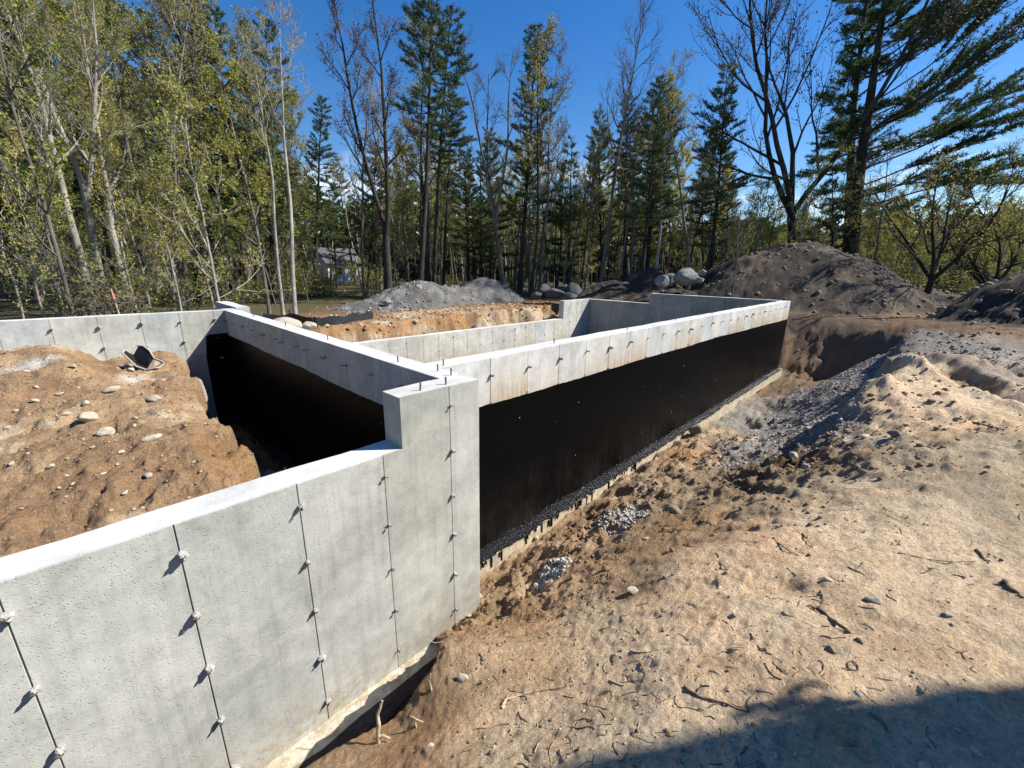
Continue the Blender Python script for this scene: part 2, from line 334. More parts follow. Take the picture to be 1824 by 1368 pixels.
def tar_mat():
    m, t, b = mat('asphalt_damp_proofing', 0.4, 0.05); p = gpos(t)
    big = noise(t, p, 1.4, 5, .65); st = noise(t, p, 1.0, 4, .65, sc=(13, 13, .8)); fine = noise(t, p, 60, 3, .6)
    sp = nd(t, 'ShaderNodeSeparateXYZ'); t.links.new(p, sp.inputs[0])
    zz = nd(t, 'ShaderNodeMapRange'); zz.inputs['From Min'].default_value = -1.35; zz.inputs['From Max'].default_value = -2.35; t.links.new(sp.outputs['Z'], zz.inputs['Value'])
    dust = mth(t, 'MULTIPLY', ramp(t, big, [(0.36, 0.0), (0.72, 1.0)]), ramp(t, st, [(0.3, 0.2), (0.7, 1.0)]))
    dust = mth(t, 'MULTIPLY', dust, mth(t, 'ADD', mth(t, 'MULTIPLY', zz.outputs[0], .75), .03), clamp=True)
    col = mixc(t, dust, (0.0025, 0.0025, 0.003), (0.036, 0.032, 0.025))
    vo = nd(t, 'ShaderNodeTexVoronoi', Scale=7.0); t.links.new(p, vo.inputs['Vector'])
    speck = mth(t, 'MULTIPLY', ramp(t, vo.outputs['Distance'], [(0.045, 1.0), (0.07, 0.0)]), ramp(t, noise(t, p, 3.5, 2), [(0.56, 0.0), (0.6, 1.0)]))
    col = mixc(t, speck, col, (0.42, 0.40, 0.36)); t.links.new(col, b.inputs['Base Color'])
    t.links.new(ramp(t, dust, [(0.0, 0.36), (0.4, 0.85)]), b.inputs['Roughness'])
    bump(t, b, mth(t, 'ADD', mth(t, 'MULTIPLY', big, .5), mth(t, 'MULTIPLY', fine, .3)), 0.35, 0.01); return m
M_TAR = tar_mat()
def tar_cove():
    m, t, b = mat('asphalt_cove', 0.25, 0.35); p = gpos(t); b.inputs['Base Color'].default_value = (0.006, 0.006, 0.008, 1)
    bump(t, b, noise(t, p, 38, 4, .7), 1.0, 0.03); return m
M_COVE = tar_cove()
def plain(name, col, rough=.8, spec=.3, metal=0.0, var=.25, scale=20, bmp=.0, bscale=60, bdist=.01):
    m, t, b = mat(name, rough, spec); p = gpos(t); n = noise(t, p, scale, 4, .6)
    c = mixc(t, 1.0, col, ramp(t, n, [(0.25, 1 - var), (0.75, 1 + var)]), 'MULTIPLY'); t.links.new(c, b.inputs['Base Color']); b.inputs['Metallic'].default_value = metal
    if bmp: bump(t, b, noise(t, p, bscale, 4, .65), bmp, bdist)
    return m
M_STEEL = plain('rusty_steel', (0.16, 0.13, 0.11), .55, .5, .6); M_BOLT = plain('bolt_steel', (0.20, 0.19, 0.18), .45, .5, .7)
M_BLOB = plain('concrete_blob', (0.34, 0.335, 0.31), .95, .2, 0, .3, 60, .6, 120, .006)

def soil_mat():
    m, t, b = mat('soil', 0.97, 0.12); p = gpos(t)
    at = nd(t, 'ShaderNodeVertexColor', layer_name='soil'); base = at.outputs['Color']
    n1 = noise(t, p, 2.2, 6, .62); n2 = noise(t, p, 17, 7, .75); n3 = noise(t, p, 52, 6, .85)
    c = mixc(t, 0.65, base, ramp(t, n1, [(0.3, 0.72), (0.7, 1.22)]), 'MULTIPLY')
    c = mixc(t, 0.75, c, ramp(t, n2, [(0.28, 0.62), (0.5, 0.98), (0.75, 1.22)]), 'MULTIPLY')
    c = mixc(t, 0.85, c, ramp(t, n3, [(0.34, 0.55), (0.5, 1.0), (0.66, 1.4)]), 'MULTIPLY')
    # warm / pale patches
    c = mixc(t, mth(t, 'MULTIPLY', ramp(t, noise(t, p, .9, 5, .7), [(0.5, 0.0), (0.68, 1.0)]), .4), c, mixc(t, 1.0, c, (1.18, 0.86, 0.62), 'MULTIPLY'))
    # small pale grit
    vo = nd(t, 'ShaderNodeTexVoronoi', Scale=33.0); t.links.new(p, vo.inputs['Vector'])
    gr = mth(t, 'MULTIPLY', ramp(t, vo.outputs['Distance'], [(0.13, 1.0), (0.2, 0.0)]), ramp(t, noise(t, p, 4.3, 3), [(0.48, 0.0), (0.6, 1.0)]))
    c = mixc(t, mth(t, 'MULTIPLY', gr, .55), c, mixc(t, 1.0, c, (1.75, 1.75, 1.75), 'MULTIPLY'))
    t.links.new(c, b.inputs['Base Color'])
    nb_ = noise(t, p, 5.5, 7, .72); rg = nd(t, 'ShaderNodeTexNoise', Scale=26.0, Detail=5.0, Roughness=.7, noise_type='RIDGED_MULTIFRACTAL'); t.links.new(p, rg.inputs['Vector']); n2 = mth(t, 'ADD', mth(t, 'MULTIPLY', n2, .7), mth(t, 'MULTIPLY', rg.outputs['Fac'], .35))
    h = mth(t, 'ADD', mth(t, 'ADD', mth(t, 'ADD', mth(t, 'MULTIPLY', n2, 1.0), mth(t, 'MULTIPLY', nb_, 1.6)), mth(t, 'MULTIPLY', n3, .6)), mth(t, 'MULTIPLY', gr, .25))
    bump(t, b, h, .85, 0.055); return m
M_SOIL = soil_mat()
def rock_mat(name, c0, c1, c2):
    m, t, b = mat(name, 0.9, 0.25); p = gpos(t); n1 = noise(t, p, 6, 5, .65); n2 = noise(t, p, 55, 4, .7); r = white_noise_id(t)
    c = mixc(t, ramp(t, n1, [(0.35, 0.0), (0.65, 1.0)]), c0, c1); c = mixc(t, mth(t, 'MULTIPLY', r, .6), c, c2)
    c = mixc(t, .6, c, ramp(t, n2, [(0.3, .65), (0.7, 1.25)]), 'MULTIPLY'); t.links.new(c, b.inputs['Base Color'])
    bump(t, b, mth(t, 'ADD', mth(t, 'MULTIPLY', n1, .7), mth(t, 'MULTIPLY', n2, .3)), .6, .03); return m
M_ROCKP = rock_mat('pale_stone', (0.40, 0.34, 0.245), (0.48, 0.43, 0.335), (0.34, 0.30, 0.25))
M_ROCKB = rock_mat('brown_stone', (0.20, 0.155, 0.10), (0.29, 0.23, 0.155), (0.16, 0.14, 0.12))
M_ROCKG = rock_mat('granite_boulder', (0.12, 0.12, 0.12), (0.36, 0.35, 0.325), (0.21, 0.21, 0.205))
M_ROCKD = rock_mat('dark_boulder', (0.07, 0.075, 0.078), (0.14, 0.14, 0.135), (0.05, 0.05, 0.05))
M_CLOD = rock_mat('soil_clod', (0.20, 0.135, 0.08), (0.30, 0.205, 0.125), (0.15, 0.11, 0.075))
M_GRAV = rock_mat('grey_gravel', (0.31, 0.295, 0.265), (0.50, 0.475, 0.43), (0.38, 0.36, 0.32))
M_GRIT = rock_mat('sand_grit', (0.40, 0.31, 0.20), (0.50, 0.41, 0.29), (0.33, 0.26, 0.18))
M_GRAVD = rock_mat('dark_gravel', (0.16, 0.155, 0.15), (0.30, 0.29, 0.27), (0.2, 0.195, 0.185))
M_STICK = plain('dry_twig', (0.17, 0.125, 0.085), .9, .2, 0, .4, 30, .5, 90)
M_ROOT = plain('bare_root', (0.42, 0.33, 0.21), .9, .2, 0, .35, 25, .5, 90)

def bark(name, a, b_, c, scale=3.0):
    m, t, b = mat(name, 0.95, 0.15); p = nd(t, 'ShaderNodeTexCoord').outputs['Object']
    n1 = noise(t, p, scale, 5, .65, sc=(1, 1, .35)); n2 = noise(t, p, 14, 4, .7, sc=(1.4, 1.4, .3)); n3 = noise(t, p, 1.1, 3, .6)
    c1 = mixc(t, ramp(t, n1, [(0.38, 0.0), (0.62, 1.0)]), a, b_); c1 = mixc(t, ramp(t, n3, [(0.5, 0.0), (0.68, .7)]), c1, c)
    c1 = mixc(t, .6, c1, ramp(t, n2, [(0.3, .6), (0.7, 1.2)]), 'MULTIPLY'); t.links.new(c1, b.inputs['Base Color'])
    bump(t, b, n2, .7, .04); return m
M_BARKP = bark('pale_bark', (0.26, 0.235, 0.195), (0.46, 0.43, 0.37), (0.16, 0.145, 0.12))
M_BARKG = bark('grey_bark', (0.105, 0.092, 0.078), (0.215, 0.195, 0.165), (0.07, 0.062, 0.05))
M_BARKD = bark('dark_bark', (0.034, 0.029, 0.025), (0.075, 0.063, 0.053), (0.03, 0.026, 0.02))
def leaf(name, a, b_, trans=.35):
    m, t, b = mat(name, 0.7, 0.25); p = nd(t, 'ShaderNodeTexCoord').outputs['Object']
    c = mixc(t, ramp(t, noise(t, p, 1.9, 3, .7), [(0.35, 0.0), (0.65, 1.0)]), a, b_)
    c = mixc(t, 1.0, c, ramp(t, white_noise_id(t), [(0.0, (0.82, 0.88, 0.85)), (0.5, (1.0, 1.0, 1.0)), (1.0, (1.15, 1.05, 0.9))]), 'MULTIPLY')
    t.links.new(c, b.inputs['Base Color'])
    tr = nd(t, 'ShaderNodeBsdfTranslucent'); t.links.new(c, tr.inputs['Color']); ms = nd(t, 'ShaderNodeMixShader'); ms.inputs[0].default_value = trans
    t.links.new(b.outputs[0], ms.inputs[1]); t.links.new(tr.outputs[0], ms.inputs[2]); t.links.new(ms.outputs[0], t.nodes['Material Output'].inputs['Surface']); return m
M_NEED = leaf('pine_needles', (0.050, 0.088, 0.036), (0.100, 0.145, 0.052), .25)
M_NEEDO = leaf('pine_needles_olive', (0.085, 0.105, 0.032), (0.150, 0.160, 0.050), .25)
M_LEAFY = leaf('young_leaves_yellow_green', (0.33, 0.32, 0.055), (0.48, 0.43, 0.10), .45)
M_LEAFO = leaf('young_leaves_olive', (0.24, 0.235, 0.055), (0.38, 0.33, 0.10), .4)
M_BUD = leaf('reddish_buds', (0.12, 0.080, 0.055), (0.19, 0.125, 0.075), .3)
M_LEAFG = leaf('undergrowth_leaves', (0.16, 0.20, 0.040), (0.30, 0.31, 0.065), .4)
M_FARA = leaf('far_foliage_olive', (0.060, 0.070, 0.022), (0.10, 0.105, 0.034), .2); M_FARB = leaf('far_foliage_green', (0.10, 0.12, 0.030), (0.17, 0.17, 0.045), .3); M_FARC = leaf('far_twigs', (0.040, 0.034, 0.026), (0.070, 0.058, 0.042), .1)
M_DEADN = leaf('brown_litter', (0.10, 0.075, 0.045), (0.17, 0.125, 0.075), .1)

# ------------------------------------------------------------------ ground sheet (finer towards where one stands)
NC, NRI = 640, 900
azs = np.concatenate([np.linspace(-57, 57, NC), np.linspace(57, 303, 70)[1:-1]]) * pi / 180
th = AZ - azs
rr = np.geomspace(0.35, 300.0, NRI)
GX = rr[:, None] * np.cos(th)[None]; GY = rr[:, None] * np.sin(th)[None]
GX = GX.ravel(); GY = GY.ravel()
GH, gi = terrain_detail(GX, GY)
ncol = len(th)
GV = np.stack([GX, GY, GH], 1); GV = np.vstack([GV, [[0, 0, gz(0, 0)]]])
ii = np.arange(NRI - 1)[:, None] * ncol; jj = np.arange(ncol)[None]; jn = (jj + 1) % ncol
GF = np.stack([ii + jj, ii + ncol + jj, ii + ncol + jn, ii + jn], -1).reshape(-1, 4)
cfan = np.stack([np.full(ncol, len(GV) - 1), np.arange(ncol), (np.arange(ncol) + 1) % ncol], 1)
ground_me = make_mesh('ground', GV, [cfan, GF], [M_SOIL], smooth=True)
def zone_col():
    x, y, h = GX, GY, GH; n = len(x)
    def c(*v): return np.array(v, float)[None]
    SAND, BROWN, ORANGE, GREY, DARK, LIT, PALE = c(.72, .55, .36), c(.33, .215, .122), c(.33, .185, .080), c(.23, .225, .215), c(.062, .052, .043), c(.105, .085, .050), c(.52, .43, .295)
    a1 = fbm(x, y, .8, 4, 201); a2 = fbm(x, y, 2.6, 4, 211); a3 = fbm(x, y, .35, 3, 221)
    L = lambda A, B, t: A + (B - A) * np.clip(t, 0, 1)[:, None]
    d = np.hypot(x, y)
    C = np.repeat(LIT, n, 0); C = L(C, c(.085, .10, .035), (a2 - .1) * 1.5)
    yard = sstep((1 - (((x - 11) / 17) ** 2 + ((y - 5) / 13.5) ** 2)) * 3 + .3 * a1)
    C = L(C, c(.19, .125, .07) + 0 * C, yard)
    wf = gi['wf']
    front = L(np.repeat(SAND, n, 0), BROWN * 1.25, .30 * a1 + .40 * a2 + .05)
    front = L(front, PALE * 1.2, (a3 + .45 * a1 + .05) * .8 + .3 * sstep((x - 2.6) / 2.5))
    low = sstep((-1.0 - h) / .8)
    front = L(front, ORANGE * .95, low * (.55 + .4 * a1)); front = L(front, BROWN, low * (.35 + .7 * a2))
    front = L(front, BROWN * .8, gi['ch'] * (.45 + .6 * a2))
    grav = sstep((x - 6.0 + .8 * a1) / 1.2) * sstep((-0.95 - h + .15 * a2) / .35) * sstep((2.25 + .25 * a2 - y) / .3)
    front = L(front, c(.29, .275, .25) + 0 * front, grav * .85)
    floor = sstep((y - 2.05 - .2 * a2) / .3) * sstep((x - 7.5) / 1.5); front = L(front, PALE * .9, floor * .8)
    def segd(ax, ay, bx, by):
        dx, dy = bx - ax, by - ay; t = np.clip(((x - ax) * dx + (y - ay) * dy) / (dx * dx + dy * dy), 0, 1); return np.hypot(x - ax - t * dx, y - ay - t * dy)
    front = L(front, GREY * 1.25, sstep((.75 + .5 * a1 + .25 * a2 - segd(9.8, -2.9, 14.4, .55)) / .35))
    front = L(front, PALE * 1.25, sstep((.28 + .5 * a2 + .2 * a1 - segd(5.6, -1.55, 9.6, -.95)) / .2) * .9)
    front = L(front, BROWN * .75, sstep((.16 + .2 * a2 - segd(11.2, .0, 7.6, -1.9)) / .15) * .8)  # shadow of the rut painted in as a darker brown strip
    dark_streaks = sstep((a3 * .8 + .5 * vnoise(x * .9, y * 2.2, 241) - .05) / .35) * sstep((x - 3) / 1.5); front = L(front, c(.26, .205, .135) + 0 * front, dark_streaks * .45)  # irregular darker streaks mixed into the sand colour
    front = L(front, GREY * 1.0, sstep((x - 9.4 + .9 * a1) / 1.2) * .7)
    front = L(front, BROWN * .42, np.exp(-(((x - 6.4) / 1.3) ** 2 + ((y - .85) / .55) ** 2)) * (1.1 + .6 * a2))
    front = L(front, BROWN * .55, sstep((x - 12.5 + a1) / 3) * .85)
    C = L(C, front, wf)
    C = L(C, c(.10, .082, .064) + 0 * C, sstep((x - 17.3) / .4) * (1 - wf) * sstep((24 - x) / 5) * sstep((9 - y) / 2))
    # orange bank behind the house
    bank = sstep((y - 11.2) / .2) * sstep((14.6 + .7 * a1 - y) / .8) * sstep((19.5 - x) / 2) * sstep((x - 2.2) / .3)
    strat = fbm(x * .6, h * 4 + y * .4, 1.2, 4, 231)
    bc = L(np.repeat(ORANGE, n, 0), PALE * .95, (strat * 1.2 + sstep((x - 6) / 6) * .35)); bc = L(bc, BROWN * .7, (a2 * .9 - .1))
    C = L(C, bc, bank)
    left = gi['left']; lc = L(np.repeat(BROWN * 1.0, n, 0), c(.52, .36, .20) + 0 * C, .55 * a1 + .5 * a2 + .25); lc = L(lc, PALE, (a2 + .5 * a1 - .55) * 1.6)
    lc = L(lc, ORANGE * 1.05, np.exp(-((x - .65) / .25) ** 2) * np.exp(-((y - 4.1) / .7) ** 2) * .8); lc = L(lc, BROWN * .62, sstep((-1.2 - h) / .5))
    wl = np.exp(-(((y - 8.9 - .3 * x) / .16) ** 2)) * sstep((-.1 - x + .3 * a1) / .3); lc = L(lc, c(.58, .56, .52), wl * .9)
    wl2 = np.exp(-(((y - 8.0 + .25 * x) / .09) ** 2)) * sstep((x - .1) / .2); lc = L(lc, c(.58, .57, .53), wl2 * .8)
    C = np.where(left[:, None], lc, C)
    C = np.where(gi['ins'][:, None], c(.30, .27, .22), C)
    C = L(C, BROWN * .6, gi['tr'])
    mz = gi['mz']; kd = sstep(mz['dark'] / .06)
    C = L(C, L(np.repeat(DARK, n, 0), c(.155, .125, .092), .6 * a1 + .55 * a2 + .1), kd)
    C = L(C, L(np.repeat(GREY * .55, n, 0), c(.26, .25, .225), .6 * a2 + .3), sstep(mz['grey'] / .05))
    return np.clip(C, .01, .8)
cc = zone_col(); cc = np.vstack([cc, cc[:1]])
att = ground_me.color_attributes.new('soil', 'FLOAT_COLOR', 'POINT')
att.data.foreach_set('color', np.hstack([cc, np.ones((len(cc), 1))]).astype(np.float32).ravel())
ground = obj('ground', ground_me, kind='structure')

# ------------------------------------------------------------------ the poured foundation (one thing)
FD = thing('house_foundation', 'poured grey concrete house foundation with black tar coated lower walls', 'foundation')
ZB = -2.41
def core(name, x0, x1, y0, y1, tops, z0=ZB, parent=FD, axis='x', jit=.004):
    """solid wall body; tops = list of (start, end, z) along the axis"""
    mb = MB()
    for (s0, s1, zt) in tops:
        k = max(2, int((s1 - s0) / .35) + 1); s = np.linspace(s0, s1, k); w0, w1 = (y0, y1) if axis == 'x' else (x0, x1)
        jz = rng.normal(0, jit, k); j0 = rng.normal(0, jit * .7, k); j1 = rng.normal(0, jit * .7, k)
        V = []
        for q in range(k):
            for (w, z) in ((w0, z0), (w1, z0), (w1 + j1[q], zt + jz[q]), (w0 + j0[q] * 0, zt + jz[q] * .5)):
                V.append((s[q], w, z) if axis == 'x' else (w, s[q], z))
        V = np.array(V); F = []; M = []
        for q in range(k - 1):
            a = q * 4; b = a + 4
            F += [(a, b, b + 1, a + 1), (a + 1, b + 1, b + 2, a + 2), (a + 2, b + 2, b + 3, a + 3), (a + 3, b + 3, b, a)]; M += [0, 0, 1, 0]
        F += [(0, 1, 2, 3), (4 * k - 1, 4 * k - 2, 4 * k - 3, 4 * k - 4)]; M += [0, 0]
        F = np.array(F)
        if axis == 'y': F = F[:, ::-1]
        for mm in (0, 1): mb.add(V, F[np.array(M) == mm], mm)
    return obj(name, mb.mesh(name, [M_CON, M_CONT]), parent)
_pm = {}
def panel_mesh(w, z0, z1, m, axis):
    key = (round(w, 3), z0, z1, m.name, axis)
    if key not in _pm:
        mb = MB(); g = .003; b = .002
        # chamfered slab, outward = -y, local x along the wall
        o = np.array([(g, z0), (w - g, z0), (w - g, z1), (g, z1)]); i_ = o + np.array([(b, b), (-b, b), (-b, -b), (b, -b)])
        V = [(x, .012, z) for x, z in o] + [(x, b, z) for x, z in o] + [(x, 0, z) for x, z in i_]
        F = [(0, 3, 2, 1), (8, 9, 10, 11)] + [(k, (k + 1) % 4, 4 + (k + 1) % 4, 4 + k) for k in range(4)] + [(4 + k, 4 + (k + 1) % 4, 8 + (k + 1) % 4, 8 + k) for k in range(4)]
        mb.add(V, F); _pm[key] = mb.mesh('panel', [m])
    return _pm[key]
def panels(parent, axis, face, joints, z0, z1, m):
    out = []
    for a, b in zip(joints[:-1], joints[1:]):
        o = obj('panel', panel_mesh(b - a, z0, z1, m, axis), parent)
        if axis == 'x': o.location = (a, face + rng.normal(0, .0008), 0)
        else: o.location = (face + rng.normal(0, .0008), b, 0); o.rotation_euler = (0, 0, -pi / 2)
        out.append(o)
    return out
FY0, FY1, LY0, LY1, CX0, CX1, BX0, BX1, AY0, AY1, WY0, WY1 = 2.61, 2.86, 3.19, 3.44, 2.06, 2.30, 16.80, 17.07, 11.2, 11.45, 10.25, 10.5
STEP, LOW = 1.52, -0.41
wall_f = core('front_wall', -9.5, 2.30, FY0 + .012, FY1, [(-9.5, STEP, LOW), (STEP, 2.30, 0.0)])
wall_c = core('cross_wall', CX0 + .012, CX1, FY1, 11.2, [(FY1, WY0, 0.0), (WY0, 10.62, 0.0)], axis='y')
wall_l = core('long_wall', CX1, BX1, LY0 + .012, LY1, [(CX1, BX1, 0.0)])
wall_b = core('end_wall', BX0 + .012, BX1, LY1, AY1, [(LY1, 8.19, 0.0), (8.19, AY1, -.42)], axis='y')
wall_a = core('back_wall', CX1, BX0 + .012, AY0 + .012, AY1, [(CX1, 14.83, -1.2), (14.83, BX0 + .012, -.42)])
wall_w = core('left_wall', -9.5, CX0 + .012, WY0 + .012, WY1, [(-9.5, CX0 + .012, 0.0)])
wall_j = core('return_wall', 2.36, 2.62, 10.62, 12.5, [(10.62, 12.5, 0.015)], axis='y')
# front wall panels
jf = [1.972, 1.355, .752, .134, -.477]
while jf[-1] > -9: jf.append(jf[-1] - .61)
panels(wall_f, 'x', FY0, sorted([j for j in jf if j <= 1.36]), ZB, LOW, M_CON)
panels(wall_f, 'x', FY0, [1.972, 2.30], ZB, 0.0, M_CON)
mb = MB(); g = .003
P = [(1.355 + g, ZB), (1.972 - g, ZB), (1.972 - g, 0.0), (STEP, 0.0), (STEP, LOW), (1.355 + g, LOW)]
V = [(x, FY0, z) for x, z in P] + [(x, FY0 + .012, z) for x, z in P]; mb.add(V, [(k, (k + 1) % 6, 6 + (k + 1) % 6, 6 + k) for k in range(6)][::1]); mb.add(V, [(0, 1, 4, 5), (1, 2, 3, 4)])
obj('panel', mb.mesh('panel_step', [M_CON]), wall_f)
# other panels
jl = [CX1, 2.973]
while jl[-1] + .605 < BX1: jl.append(jl[-1] + .605)
jl[-1] = BX1 if BX1 - jl[-1] < .25 else jl[-1]
if jl[-1] != BX1: jl.append(BX1)
panels(wall_l, 'x', LY0, jl, ZB, 0.0, M_CONS)
jc = [2.86, 3.47, 4.08, 4.69, 5.30, 5.91, 6.21, 6.82, 7.12, 7.73, 8.34, 8.95, 9.55, 10.05, WY0]
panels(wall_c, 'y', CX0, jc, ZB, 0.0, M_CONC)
ja = list(np.arange(CX1 + .31, 14.9, .61)); ja = [CX1] + [j for j in ja if j < 14.6] + [14.83]
panels(wall_a, 'x', AY0, ja, ZB, -1.2, M_CONI); ja2 = [14.83, 15.35, 15.85, 16.2, BX0]; panels(wall_a, 'x', AY0, ja2, ZB, -.42, M_CONI)
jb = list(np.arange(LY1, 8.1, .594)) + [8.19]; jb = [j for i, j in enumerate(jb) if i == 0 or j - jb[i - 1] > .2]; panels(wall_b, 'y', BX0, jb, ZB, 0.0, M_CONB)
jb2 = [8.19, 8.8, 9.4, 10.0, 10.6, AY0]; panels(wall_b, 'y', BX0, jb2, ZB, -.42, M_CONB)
jw = [CX0]
for j in (1.87, 1.304, .734, .166, -.398): jw.append(j)
while jw[-1] > -9: jw.append(jw[-1] - .57)
panels(wall_w, 'x', WY0, sorted(jw), ZB, 0.0, M_CON)
# footings
def footing(parent, pts, w_out, z0=-2.67, z1=ZB - .002, axis='x'):
    mb = MB(); a, b, y0, y1 = pts; k = int((b - a) / .3) + 2; s = np.linspace(a, b, k); j = rng.normal(0, .012, k); jz = rng.normal(0, .005, k)
    V = []
    for q in range(k): V += [(s[q], y0 + j[q], z0), (s[q], y1, z0), (s[q], y1, z1), (s[q], y0 + j[q] + .01, z1 + jz[q])]
    F = []
    for q in range(k - 1):
        c_ = q * 4; d_ = c_ + 4; F += [(c_ + 1, d_ + 1, d_ + 2, c_ + 2), (c_ + 2, d_ + 2, d_ + 3, c_ + 3), (c_ + 3, d_ + 3, d_, c_)]
    F += [(0, 1, 2, 3), (4 * k - 1, 4 * k - 2, 4 * k - 3, 4 * k - 4)]
    mb.add(V, F); return obj('footing', mb.mesh('footing', [M_FOOT]), parent)
footing(wall_f, (-9.5, 2.42, 2.455, 2.9), 0); footing(wall_l, (2.43, 17.22, 3.075, 3.4), 0)
# black asphalt coating
def tar_sheet(parent, a, b, face, top, axis='x', name='tar_coating', left_ragged=False):
    k = int((b - a) / .06) + 2; s = np.linspace(a, b, k); zt = np.array([top(q) for q in s]) + .005 * fbm(s, s * 0, 2.1, 3, 301) + .002 * rng.normal(0, 1, k)
    mb = MB(); e = .0035; V = []
    for q in range(k): V += [(s[q], -e, ZB + .08), (s[q], -e, zt[q]), (s[q], 0.003, zt[q] + .002)]
    V = np.array(V); F = []
    for q in range(k - 1): c_ = q * 3; F += [(c_, c_ + 3, c_ + 4, c_ + 1), (c_ + 1, c_ + 4, c_ + 5, c_ + 2)]
    mb.add(V, F, 0)
    # cove at the footing
    ck = int((b - a) / .05) + 2; s = np.linspace(a, b, ck); w = .115 + .012 * rng.normal(0, 1, ck) ; hh = .10 + .02 * rng.normal(0, 1, ck)
    prof = [(0.0, 1.0), (.10, .55), (.25, .28), (.5, .12), (.8, .05), (1.0, .03)]; V = []
    for q in range(ck): V += [(s[q], -e - .001 - p * w[q], ZB + hh[q] * z_ + .006 * rng.random()) for p, z_ in prof]
    F = [(q * 6 + i, q * 6 + 6 + i, q * 6 + 7 + i, q * 6 + 1 + i) for q in range(ck - 1) for i in range(5)]
    F = [f[::-1] for f in F]
    mb.add(V, F, 1, True)
    # drips down the footing face
    for _ in range(int(min(b - a, 4.2) * 11)):
        x = a + min(b - a, 4.2 if axis == 'x' else 99.) * rng.random(); wd = .0015 + .004 * rng.random(); L_ = .02 + .15 * rng.random() ** 1.6
        mb.box(x - wd, x + wd, -.1300, -.105, ZB - L_, ZB + .004, 1)
    me = mb.mesh(name, [M_TAR, M_COVE]); o = obj(name, me, parent)
    if axis == 'x': o.location = (0, face, 0)
    else: o.location = (face, 0, 0); o.rotation_euler = (0, 0, -pi / 2)
    return o
tar_sheet(wall_l, CX1 + .01, BX1 + .0, LY0, lambda s: -.525 - .10 * max(0, (s - 10) / 7) - .004 * math.sin(s * 1.7))
tc_ = tar_sheet(wall_c, -WY0, -FY1, CX0, lambda s: -.50 - .006 * math.sin(s * 2.3), axis='y')
tar_sheet(wall_w, 1.62, CX0, WY0, lambda s: -.47 - (.5 * max(0, (1.68 - s) / .06)))
# form ties
def blob_verts(sx, sy, sz, seed, n=2, amp=.28):
    import bmesh
    bm = bmesh.new(); bmesh.ops.create_icosphere(bm, subdivisions=n, radius=1.0); V = np.array([v.co[:] for v in bm.verts]); F = np.array([[v.index for v in f.verts] for f in bm.faces]); bm.free()
    r = 1 + amp * (vnoise(V[:, 0] * 1.3 + seed * 3.1, V[:, 1] * 1.3 + V[:, 2] * 1.7, seed) + .5 * vnoise(V[:, 0] * 3 + V[:, 2] * 2.1, V[:, 1] * 3 - seed, seed + 3))
    return V * r[:, None] * np.array([sx, sy, sz]), F
def tie_mesh(kind, seed):
    mb = MB(); r = np.random.default_rng(seed)
    if kind == 'blob':
        V, F = blob_verts(.026, .030, .017, seed, 3, .30); V = V * (1 + .16 * vnoise(V[:, 0] * 190 + seed, V[:, 2] * 190 + V[:, 1] * 150, seed))[:, None]
        R_ = np.array([[cos(.55), 0, sin(.55)], [0, 1, 0], [-sin(.55), 0, cos(.55)]]); V = V @ R_.T * r.uniform(.8, 1.1); V[:, 1] -= .022; V[:, 0] += .010; mb.add(V, F, 0, False)
        mb.box(-.006, .008, -.062, .004, -.0025, .0025, 1); mb.tube([(-.010, -.045, -.006), (-.002, -.066, .004), (.012, -.064, .010), (.018, -.046, .002)], .0035, 5, 1)
    else:
        mb.box(-.007, .007, -.052, .004, -.002, .002, 1); mb.box(-.022, .026, -.018, -.013, -.0045, .0045, 1)
        mb.tube([(-.013, -.04, -.004), (-.004, -.058, .006), (.010, -.056, .012), (.017, -.04, .004)], .0035, 5, 1)
        V, F = blob_verts(.014, .014, .012, seed, 1); V[:, 1] -= .012; V[:, 0] += .012; mb.add(V, F, 0, True)
    return mb.mesh('form_tie', [M_BLOB, M_STEEL])
TB = [tie_mesh('blob', s) for s in (3, 5, 8, 13)]; TS = [tie_mesh('strip', s) for s in (2, 4, 6)]
def tie(parent, axis, u, face, z, pb=.5, sc=1.0):
    o = obj('form_tie', (TB[rng.integers(4)] if rng.random() < pb else TS[rng.integers(3)]), parent)
    o.location = (u, face, z) if axis == 'x' else (face, u, z)
    o.rotation_euler = (0, rng.normal(0, .3), -pi / 2 if axis == 'y' else 0); s = sc * rng.uniform(.85, 1.15); o.scale = (s, s, s)
for j in jf:
    for z in (-.175, -.575, -.985, -1.385, -1.80, -2.22):
        if z > LOW - .05 and j < STEP: continue
        if j < -3: continue
        tie(wall_f, 'x', j + rng.normal(0, .003), FY0, z + rng.normal(0, .008), .95 if j < 1 else .5, 1.05 if j < .5 else .8)
for z in (-.33, -.72, -.9, -1.35, -1.8): tie(wall_f, 'x', 2.293, FY0 + .03, z, .2, .55)
for j in jl[1:-1]:
    tie(wall_l, 'x', j, LY0, -.175 + rng.normal(0, .01), .35, .95)
    tie(wall_l, 'x', j, LY0, -.50, .9, .45)
for j in jc[1:-1]: tie(wall_c, 'y', j, CX0, -.2 + rng.normal(0, .012), .2, 1.0)
for j in ja[1:-1]:
    for z in (-1.36, -1.77): tie(wall_a, 'x', j, AY0, z, .3, .8)
for j in ja2[1:-1]:
    for z in (-.55, -.95, -1.36): tie(wall_a, 'x', j, AY0, z, .3, .8)
for j in jb[1:-1]:
    for z in (-.15, -.56): tie(wall_b, 'y', j, BX0, z, .3, .9)
for j in jw[1:8]:
    for z in (-.17, -.57, -.98): tie(wall_w, 'x', j, WY0, z + rng.normal(0, .02), .8, 1.1)
